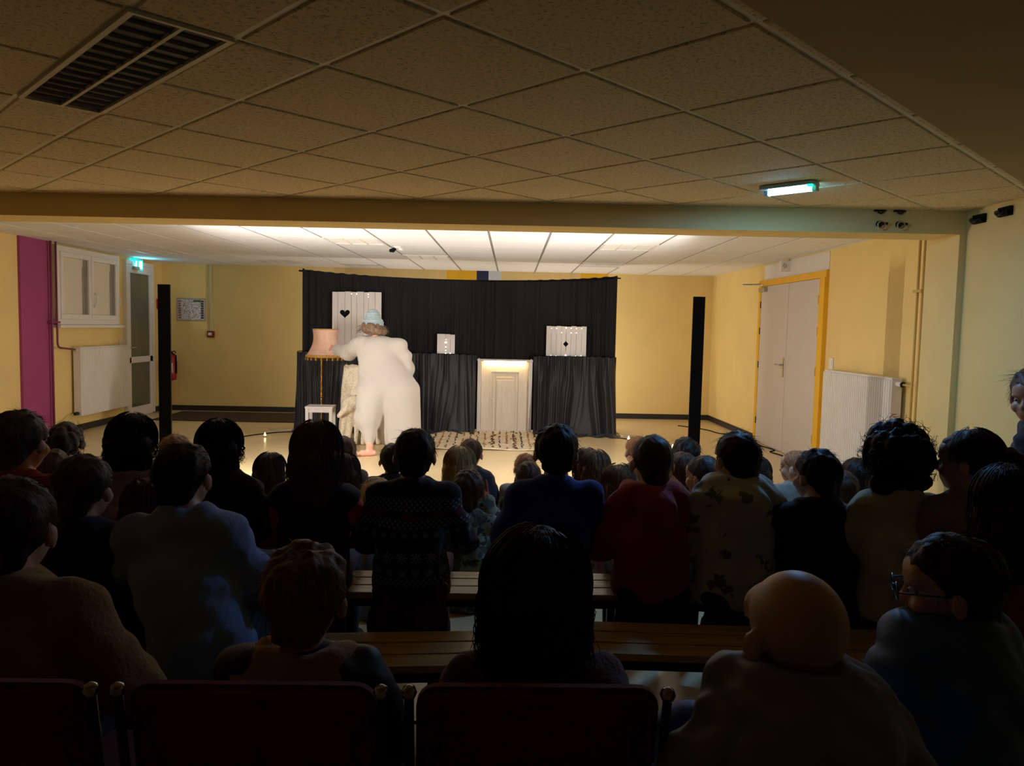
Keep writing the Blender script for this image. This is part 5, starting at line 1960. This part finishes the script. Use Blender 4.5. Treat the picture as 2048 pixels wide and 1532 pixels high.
b, i = person('bald child in grey hooded coat at the bottom right', (1590, 1270), 1.36, .42, 1.09, 1.08, hyaw=.18, hpitch=.12, hroll=-.05, skin=(196, 160, 134), hair=None, top=((128, 126, 124), 'shell'), bulk=.024, wr=1.8, hood=1.25, near=0, group=BACK, arms='prop', elbow=.06, side=-.02, lean=.03, nk=.095)
low_stool('low dark stool under the bald child in grey coat', b.location.x, b.location.y, .42)
b, i = person('child with glasses and blue hooded jacket at the right edge', (1898, 1178), 1.62, .42, 1.0, 1.08, hyaw=.95, hpitch=.1, byaw=.25, hair=('short', (44, 34, 30)), top=((52, 86, 140), 'shell'), bulk=.022, wr=1.5, hood=1.1, near=0, group=BACK, elbow=.03)
low_stool('low dark stool under the child with glasses', b.location.x, b.location.y, .42)
m = MB()
tp = lambda x, y, z: i['R'] @ (np.array([x, y, z]) * 1.0) + i['hp']
for s in (-1, 1):
    m.tube([tp(s * (.034 + .024 * math.cos(t)), .108, .002 + .019 * math.sin(t)) for t in np.linspace(0, 6.28, 16)], .0022, 6)
    m.tube([tp(s * .058, .106, .006), tp(s * .078, .06, .008), tp(s * .082, -.005, .006)], .0022, 6)
m.tube([tp(-.010, .109, .006), tp(0, .111, .009), tp(.010, .109, .006)], .002, 6)
m.build('glasses', mat('glasses_frame', (60, 110, 170), .2, metal=.6), b)

# second row bench
person('child with long brown hair and red sweater at the right edge', (2008, 1012), 2.36, .398, 1.08, 1.0, hair=('long', (70, 50, 40)), hairL=.16, top=((132, 26, 26), 'knit'), near=0, group=BENCH, hyaw=.1)
person('child in dark navy sweater between mustard coat and light blue sweater', (168, 980), 2.36, .398, .93, 1.02, hair=('short', (62, 46, 38)), top=((28, 28, 44), 'knit'), near=0, group=BENCH, hyaw=-.1)
person('dark-haired boy in light blue sweater on the second bench', (368, 957), 2.34, .398, .93, 1.10, hyaw=-.12, side=-.075, lean=.06, hair=('short', (28, 22, 20)), top=((136, 160, 208), 'knit'), near=0, group=BENCH, elbow=.05, bulk=.018, wr=1.5, hroll=-.05)

# third row benches
person('short-haired boy in red sweater at the left edge', (42, 886), 2.74, .398, .98, 1.0, hair=('short', (74, 58, 50)), top=((170, 34, 16), 'knit'), group=BENCH, hyaw=-.15)
person('girl with long dark hair and lilac top, third row left', (266, 886), 2.92, .398, .92, .95, hair=('bob', (34, 26, 26)), hairL=.055, top=((176, 162, 214), 'knit'), tail=0.2, group=BENCH, hyaw=-.05)
b, i = person('small brown-haired child with pale bow behind light blue sweater', (296, 1016), 2.62, .398, .84, .82, hair=('bob', (84, 54, 34)), hairL=.05, top=((120, 110, 140), 'floral'), group=BENCH)
m = MB()
for s in (-1, 1):
    c0 = i['hp'] + np.array([.02, -.04, .088])
    m.add([c0, c0 + np.array([s * .035, -.008, .020]), c0 + np.array([s * .040, -.008, -.012]), c0 + np.array([s * .02, -.022, .004])], [(0, 1, 3), (1, 2, 3), (2, 0, 3), (0, 2, 1)])
m.build('hair_bow', cloth_mat((186, 180, 214), 'knit'), b)
person('girl with dark bobbed hair in black vest, third row', (441, 896), 3.02, .398, .93, 1.0, hair=('bob', (30, 24, 22)), hairL=.04, top=((20, 19, 22), 'knit'), sleeves=(24, 22, 26), tail=0.22, group=BENCH, hyaw=-.1, bulk=.018)
person('girl with long light brown hair, black vest and red sleeves', (634, 907), 3.05, .398, 1.04, 1.0, hair=('long', (104, 76, 50)), hairL=.17, thick=.016, nstr=460, wr=.8, top=((20, 19, 24), 'knit'), sleeves=(206, 26, 48), elbow=.035, tail=0.22, group=BENCH, bulk=.018, hyaw=.05)
person('boy in dark patterned snowflake sweater beside the girl in black vest', (829, 912), 3.02, .398, .93, 1.08, hair=('short', (44, 32, 26)), top=((26, 24, 30), 'nordic'), pants=(70, 16, 18), tail=0.2, tailc=(58, 12, 16), group=BENCH, hyaw=.08, elbow=.02, skin=(190, 140, 112))
person('dark-haired boy in royal blue jersey, third row centre', (1112, 905), 3.06, .398, .98, 1.08, hair=('short', (24, 20, 20)), top=((28, 52, 150), 'knit'), tail=0.16, tailc=(18, 24, 50), group=BENCH, elbow=.03, skin=(186, 132, 104))
person('boy in red hoodie on the third row bench', (1304, 926), 3.04, .398, 1.0, 1.06, hair=('buzz', (70, 60, 52)), top=((166, 28, 24), 'fleece'), hood=.75, tail=0.18, group=BENCH, hyaw=.06, elbow=.02, bulk=.016)
person('boy in pale dinosaur-print hoodie beside the red hoodie', (1472, 920), 2.98, .398, .95, 1.06, hair=('short', (36, 28, 26)), top=((196, 194, 178), 'print'), hood=.95, tail=0.2, group=BENCH, hyaw=.35, bulk=.018)
person('dark-haired boy in black sweater, head turned towards the left', (1631, 953), 2.92, .398, .90, 1.08, hair=('short', (30, 24, 22)), top=((18, 17, 22), 'knit'), tail=0.2, group=BENCH, hyaw=.5, elbow=.03)
person('child with big dark curly hair in cream sweater', (1790, 922), 2.84, .398, 1.02, 1.0, hair=('curly', (30, 22, 20)), thick=.020, nstr=520, top=((206, 192, 158), 'knit'), group=BENCH)
b, i = person('girl with ponytail and white hair clip, looking left', (1934, 925), 2.74, .398, 1.02, .96, hyaw=.85, hair=('pony', (54, 40, 34)), top=((132, 120, 118), 'floral'), group=BENCH)
ph = lambda x, y, z: i['R'] @ np.array([x, y, z]) + i['hp']
tail = [ph(0, -.10, .03), ph(0, -.135, .035), ph(.01, -.165, .0), ph(.01, -.165, -.06), ph(0, -.15, -.13)]
V, Q = sdf_mesh([RC(tail[k], tail[k + 1], r0, r1) for k, (r0, r1) in enumerate(((.022, .026), (.026, .034), (.034, .030), (.030, .008)))], .008, .02, relax=1, disp=lambda V, N: .003 * wav(V, 31, 110, 6, (1, 1, .25)))
new_obj('ponytail', quads_mesh('ponytail', V, Q), i['hm'], i['hair'])
m = MB()
cc = ph(.092, -.035, .0)
for k in range(7):
    a = k * .9
    m.lathe([(.002, -.010), (.009, 0), (.002, .010)], 8, cc + i['R'] @ np.array([.004, .013 * math.cos(a), .013 * math.sin(a)]) * (1 if k else 0))
m.build('hair_clip', M['pvc'], b)

# front rows on the floor
FL = [
    ('small child with dark curly hair by the left wall, front row', (132, 892), 5.15, 1.08, 'curly', DK, (60, 60, 70), 'knit', .0),
    ('floor-seated child with brown hair low behind the navy sweater', (108, 938), 4.55, 1.0, 'short', BR, (110, 60, 60), 'knit', .2),
    ('fair-haired child on floor before the left lighting column', (352, 909), 4.9, 1.1, 'short', LB, (150, 130, 110), 'knit', .0),
    ('brown-haired floor child between black vest and long-haired girl', (541, 946), 4.5, 1.0, 'bob', BR, (150, 160, 178), 'print', .0),
    ('floor child glimpsed right of the long-haired girl, farther one', (689, 906), 5.4, .98, 'short', BR, (70, 60, 60), 'knit', .0),
    ('floor child glimpsed right of the long-haired girl, nearer one', (690, 946), 4.7, 1.0, 'bob', BR, (120, 110, 100), 'knit', .1),
    ('short-haired blond child on the floor in grey top', (754, 1001), 3.85, .98, 'short', (190, 166, 124), (120, 132, 140), 'knit', -.05),
    ('dark-haired floor child in black top behind patterned sweater boy', (784, 921), 4.9, .92, 'short', DK, (18, 17, 18), 'knit', .3),
    ('blond child on the floor right of patterned sweater boy', (920, 934), 4.75, 1.08, 'bob', BL, (150, 110, 90), 'knit', -.1),
    ('brown-haired floor child just behind the blond head', (942, 909), 5.45, .95, 'short', BR, (60, 60, 66), 'knit', -.2),
    ('floor child in green top left of the blue jersey', (1056, 958), 4.75, .95, 'short', BR, (34, 62, 30), 'knit', .0),
    ('floor child half hidden above the green top child', (1050, 937), 5.45, .92, 'short', GN, (150, 150, 146), 'knit', .1),
    ('brown long-haired floor child behind right of blue jersey', (1172, 931), 5.3, 1.0, 'long', BR, (140, 110, 80), 'knit', .1),
    ('light brown haired floor child in red patterned top', (1190, 939), 4.7, 1.02, 'bob', LB, (140, 80, 50), 'floral', .0),
    ('girl with long fair brown hair on floor beside red hoodie', (1237, 972), 4.15, 1.0, 'long', LB, (110, 70, 80), 'floral', .0),
    ('ginger buzz-cut child on floor behind the red hoodie boy', (1272, 903), 5.6, 1.0, 'buzz', (170, 110, 70), (120, 110, 100), 'knit', .4),
    ('dark spiky-haired child on floor left of right lighting column', (1371, 911), 5.3, 1.0, 'messy', DK, (40, 40, 50), 'knit', .1),
    ('short brown-haired floor child right of the red hoodie', (1364, 942), 4.65, 1.0, 'short', BR, (30, 28, 30), 'knit', .3),
    ('floor child turned left beside the dinosaur-print hoodie', (1405, 954), 4.2, 1.0, 'short', (60, 46, 38), (150, 140, 128), 'knit', .8),
    ('floor child peeking out right of the dinosaur-print boy', (1514, 949), 4.75, .92, 'bob', BR, (150, 170, 60), 'knit', -.1),
    ('ginger-haired child in grey top on floor, looking left', (1590, 935), 5.0, 1.0, 'buzz', (176, 120, 80), (150, 146, 132), 'knit', .9),
    ('brown-haired floor child right of the black sweater', (1680, 981), 4.25, .98, 'short', BR, (190, 160, 130), 'knit', .3),
    ('dark-haired floor child beside the curly-haired child', (1710, 953), 4.75, 1.0, 'short', DK, (24, 22, 24), 'knit', .3),
]
for (lb, hd, Y, hs, st, hc, tc, tk, hy) in FL:
    person(lb, hd, Y, 0.0, hs, .98, hyaw=hy, hair=(st, hc), hairL=.14, top=(tc, tk), near=2, group=FLOOR, nstr=240, lean=.06, shoe=True, pants=(44, 46, 60))
person('brown-haired floor child clapping raised hands', (937, 984), 3.95, 0.0, 1.0, .98, hyaw=-.1, hair=('short', BR), top=((44, 58, 84), 'camo'), near=1, group=FLOOR, arms='clap', skin=(196, 116, 84))

# seated grown-up at the right edge
b, i = person('seated adult in dark clothes at the right wall, face in profile', (2068, 796), 3.62, .43, 1.14, 1.28, hyaw=1.35, hpitch=.15, byaw=.75, hair=('messy', (96, 74, 58)), top=((22, 22, 30), 'knit'), pants=(26, 26, 32), skin=(190, 140, 110), near=0, age='adult')
low_stool('low dark stool under the seated adult by the right wall', b.location.x, b.location.y, .43)
# folded blue jacket beside the bald child
q = at(1352, 1480, 1.52)
low_stool('low dark stool carrying the folded blue jacket', q[0], 1.55, .43)
V, Q = sdf_mesh([EL((0, 0, .51), (.10, .11, .09)), EL((.03, .01, .59), (.085, .07, .10)), RC((-.06, -.06, .58), (.08, -.07, .52), .04, .04), RC((.09, .0, .60), (.10, -.08, .48), .035, .03)], .012, .03, cuts=[((0, 0, .432), (0, 0, -1))], relax=2, disp=lambda V, N: .008 * wav(V, 77, 32, 6))
o = new_obj('folded_jacket', quads_mesh('folded_jacket', V, Q), cloth_mat((40, 64, 150), 'shell'), None, (q[0], 1.55, 0))
tag(o, 'crumpled blue jacket beside the right end of red chair', 'jacket')
